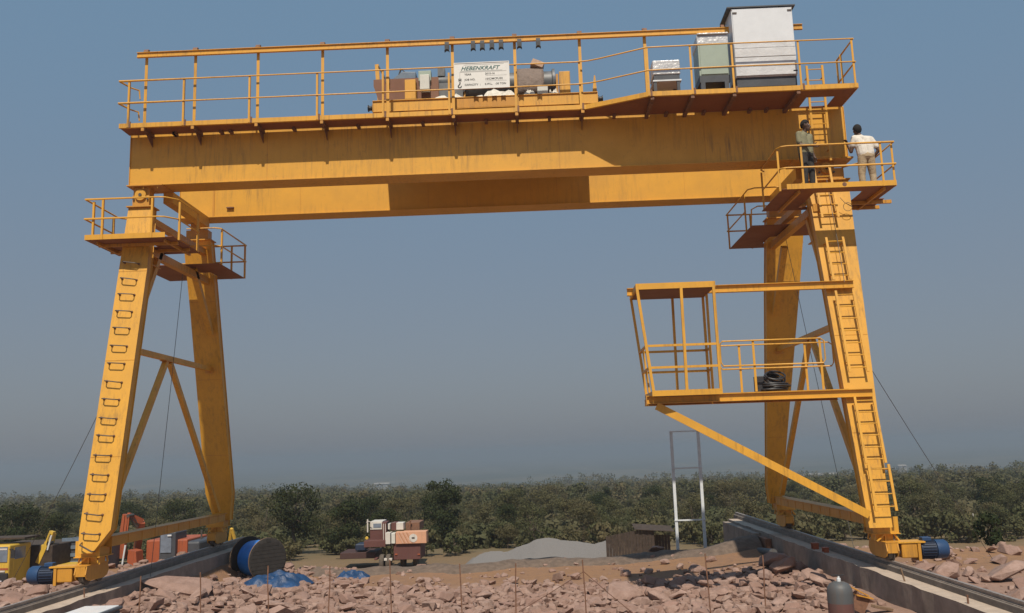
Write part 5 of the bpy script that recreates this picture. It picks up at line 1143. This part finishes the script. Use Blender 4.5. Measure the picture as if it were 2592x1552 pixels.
def put_tree(name, proto, x, y, s, label, group, rz=0):
    r_ = thing(name, (x, y, ground_z(x, y)), label, 'tree', group); r_.scale = (s, s, s); r_.rotation_euler = (0, 0, rz)
    for nm, me in zip(('trunk', 'crown'), proto):
        o = bpy.data.objects.new(nm, me); col.objects.link(o); o.parent = r_
    return r_
tq = random.Random(21); tspots = []
def tpos(px, Y): return at(px, 1330, Y).x
for px, Y, s, pi_, lab in ((745, 63, 1.0, 0, 'dark broad tree behind the cable drum'), (880, 61, .80, 1, 'dark round tree left of the mobile crane'), (975, 63, .66, 1, 'dark low tree directly behind the mobile crane'), (1125, 66, .90, 2, 'tall brown green tree right of the mobile crane'),
        (1290, 68, .66, 1, 'dark tree above the gravel heap'), (40, 60, .85, 0, 'dark tree behind the dump truck at the left edge'), (135, 61, .75, 1, 'dark tree behind the backhoe arm')):
    x = tpos(px, Y); tspots.append((x, Y)); put_tree('tree', PD[pi_], x, Y, s, lab, None, tq.uniform(0, 6))
cnt = 0; tries = 0
while cnt < 293 and tries < 30000:
    tries += 1; y = 61+70*tq.random()**1.15; x = 1.2+tq.uniform(-.72, .70)*y
    if any((x-a)**2+(y-b_)**2 < (1.55+.010*y)**2 for a, b_ in tspots): continue
    tspots.append((x, y)); cnt += 1
    lab, grp = ('dry olive tree in the wood, left of the mobile crane', 'trees of the wood on the left') if x/y < -.30 else ('dry olive tree in the wood behind the gravel heap and shed', 'trees of the wood in the middle') if x/y < .27 else ('dry olive tree in the wood behind the right legs', 'trees of the wood on the right')
    put_tree('tree', tq.choice(PR) if tq.random() > .12 else tq.choice(PD), x, y, (tq.uniform(.40, .64) if tq.random() > .2 else tq.uniform(.64, .84))*(1+.0028*(y-60)), lab, grp, tq.uniform(0, 6.28))
# scrub on the lower yard edge and slope
BP = [tree_proto(400+i, 1.1, 1.6, 'leaf', 45, 9, .1, .09, .18) for i in range(3)]
for k in range(110):
    y = tq.uniform(57, 64); x = 1.2+tq.uniform(-.64, .64)*y
    put_tree('shrub', BP[k % 3], x, y, tq.uniform(.7, 1.5), 'low dry shrub along the near edge of the wood', 'low shrubs along the wood edge', tq.uniform(0, 6))['category'] = 'shrub'
for grp, fmt in (('trees of the wood on the left', 'dry olive tree in the wood behind the left legs, %s from the left'), ('trees of the wood in the middle', 'dry olive tree in the wood between crane legs, %s from the left'), ('trees of the wood on the right', 'dry olive tree in the wood behind the right legs, %s from the left'), ('low shrubs along the wood edge', 'low dry shrub along the near edge of the wood, %s from the left')):
    for n, o in enumerate(sorted([o for o in col.objects if o.get('group') == grp], key=lambda o: (o.location.x-1.22)/o.location.y)): o['label'] = fmt % ordinal(n+1)
x = at(2515, 1400, 30).x; bpz = tree_proto(450, 1.15, 1.1, 'leaf_bush', 90, 9, .1, .06, .12); put_tree('bush', bpz, x, 30, 1.0, 'dark green bush by the boulders at the right edge', None)['category'] = 'bush'
a = at(2464, 1300, 60); single('dead_trunk', MB().path([(a.x-.05, 60, ground_z(a.x, 60)-.2), (a.x, 60, ground_z(a.x, 60)+1.0), (a.x-.04, 60, a.z)], .05, 7, .03), 'dirtywhite', 'thin pale bare trunk at the edge of the wood on the right', 'trunk', smooth=True)

# far wood: one mass
rg = np.random.default_rng(8); cs, rs = [], []; big = []
for y0, y1, sp_, rad in ((118, 250, 4.0, 2.3), (250, 470, 6.5, 3.4), (470, 1000, 12.5, 5.6)):
    n = int(.82*(y1*y1-y0*y0)/sp_**2)
    yy = np.sqrt(rg.uniform(y0*y0, y1*y1, n)); xx = 1.2+rg.uniform(-.86, .86, n)*yy
    cs_ = []; rr_ = []
    for x, y in zip(xx, yy):
        hgt = rad*rg.uniform(.75, 1.45); zg = ground_z(x, y)
        for k in range(3): cs_.append((x+rg.normal()*rad*.35, y+rg.normal()*rad*.35, zg+hgt*(.45+.38*k))); rr_.append(rad*(.85-.2*k))
    if y0 < 200:      # low scrub filling the wood floor between the trees
        for k in range(1500):
            y = math.sqrt(rg.uniform(64**2, 126**2)); x = 1.2+y*rg.uniform(-.74, .72); zg = ground_z(x, y); hgt = rg.uniform(.7, 1.25)
            for k2 in range(2): cs_.append((x+rg.normal()*.5, y+rg.normal()*.5, zg+hgt*(.5+.5*k2))); rr_.append(rg.uniform(.8, 1.25)*(1-.2*k2))
    if y0 < 200:      # the wood also closes in on both flanks of the yard
        for k in range(420):
            y = rg.uniform(48, 120); x = (1 if k % 2 else -1)*(1.2+y*rg.uniform(.74, 1.15)); zg = ground_z(x, y); hgt = rad*rg.uniform(.75, 1.4)
            for k2 in range(3): cs_.append((x+rg.normal()*rad*.35, y+rg.normal()*rad*.35, zg+hgt*(.45+.38*k2))); rr_.append(rad*(.85-.2*k2))
    big.append(leaf_quads(rg, np.array(cs_), rr_, 72 if y0 < 200 else 40 if y0 < 400 else 20, rad*.085, rad*.19, .75))
wm = quad_mesh('far_wood', np.concatenate(big), 'leaf_far'); wo_ = bpy.data.objects.new('far_wood', wm); col.objects.link(wo_); tag(wo_, 'mass of dry woodland receding into the haze', 'wood', kind='stuff')
# far buildings in the plain
M['farwall'] = simple('pale_far_wall', (.30, .28, .25), .9, .15, .3)
def far_house(px, py, Y, wx, hz, lab, roofm='farwall'):
    a = at(px, py, Y); zg = ground_z(a.x, Y); r_ = thing('far_building', (a.x, Y, zg), lab, 'building')
    part('wall', MB().bx(a.x-wx/2, a.x+wx/2, Y, Y+10, zg-1, max(a.z, zg+hz)), 'farwall', r_)
    zt = max(a.z, zg+hz); part('roof', MB().prism([(a.x-wx/2-1, Y-1, zt), (a.x+wx/2+1, Y-1, zt), (a.x+wx/2+1, Y+5, zt+1.6), (a.x-wx/2-1, Y+5, zt+1.6)], (0, 0, .4)), roofm, r_)
    for k in range(3): part('window', MB().bx(a.x-wx*.36+k*wx*.28, a.x-wx*.24+k*wx*.28, Y-.05, Y, zt-hz*.65, zt-hz*.3), 'glass', r_)
far_house(965, 1226, 1250, 20, 6, 'pale building in the far plain above the mobile crane')
far_house(2285, 1180, 1250, 10, 4, 'tiny white building in the far plain right of the ladder leg')
far_house(2080, 1202, 1050, 42, 5, 'long low white shed in the far plain between the right legs')

# ------------------------------------------------------------------ haze: even air over the whole place
hb = MB().bx(GX[0]-50, GX[1]+50, GY[0]-50, GY[1]+50, -75, 13.4)
hme = hb.mesh('haze', None); ho = bpy.data.objects.new('haze', hme); col.objects.link(ho); tag(ho, kind='stuff')
hm_ = bpy.data.materials.new('haze_air'); hm_.use_nodes = True; tn = hm_.node_tree; tn.nodes.clear()
pv = tn.nodes.new('ShaderNodeVolumePrincipled'); pv.inputs['Color'].default_value = (.60, .67, .75, 1); pv.inputs['Density'].default_value = .00074; pv.inputs['Anisotropy'].default_value = .45
om = tn.nodes.new('ShaderNodeOutputMaterial'); tn.links.new(pv.outputs[0], om.inputs['Volume']); hme.materials.append(hm_)
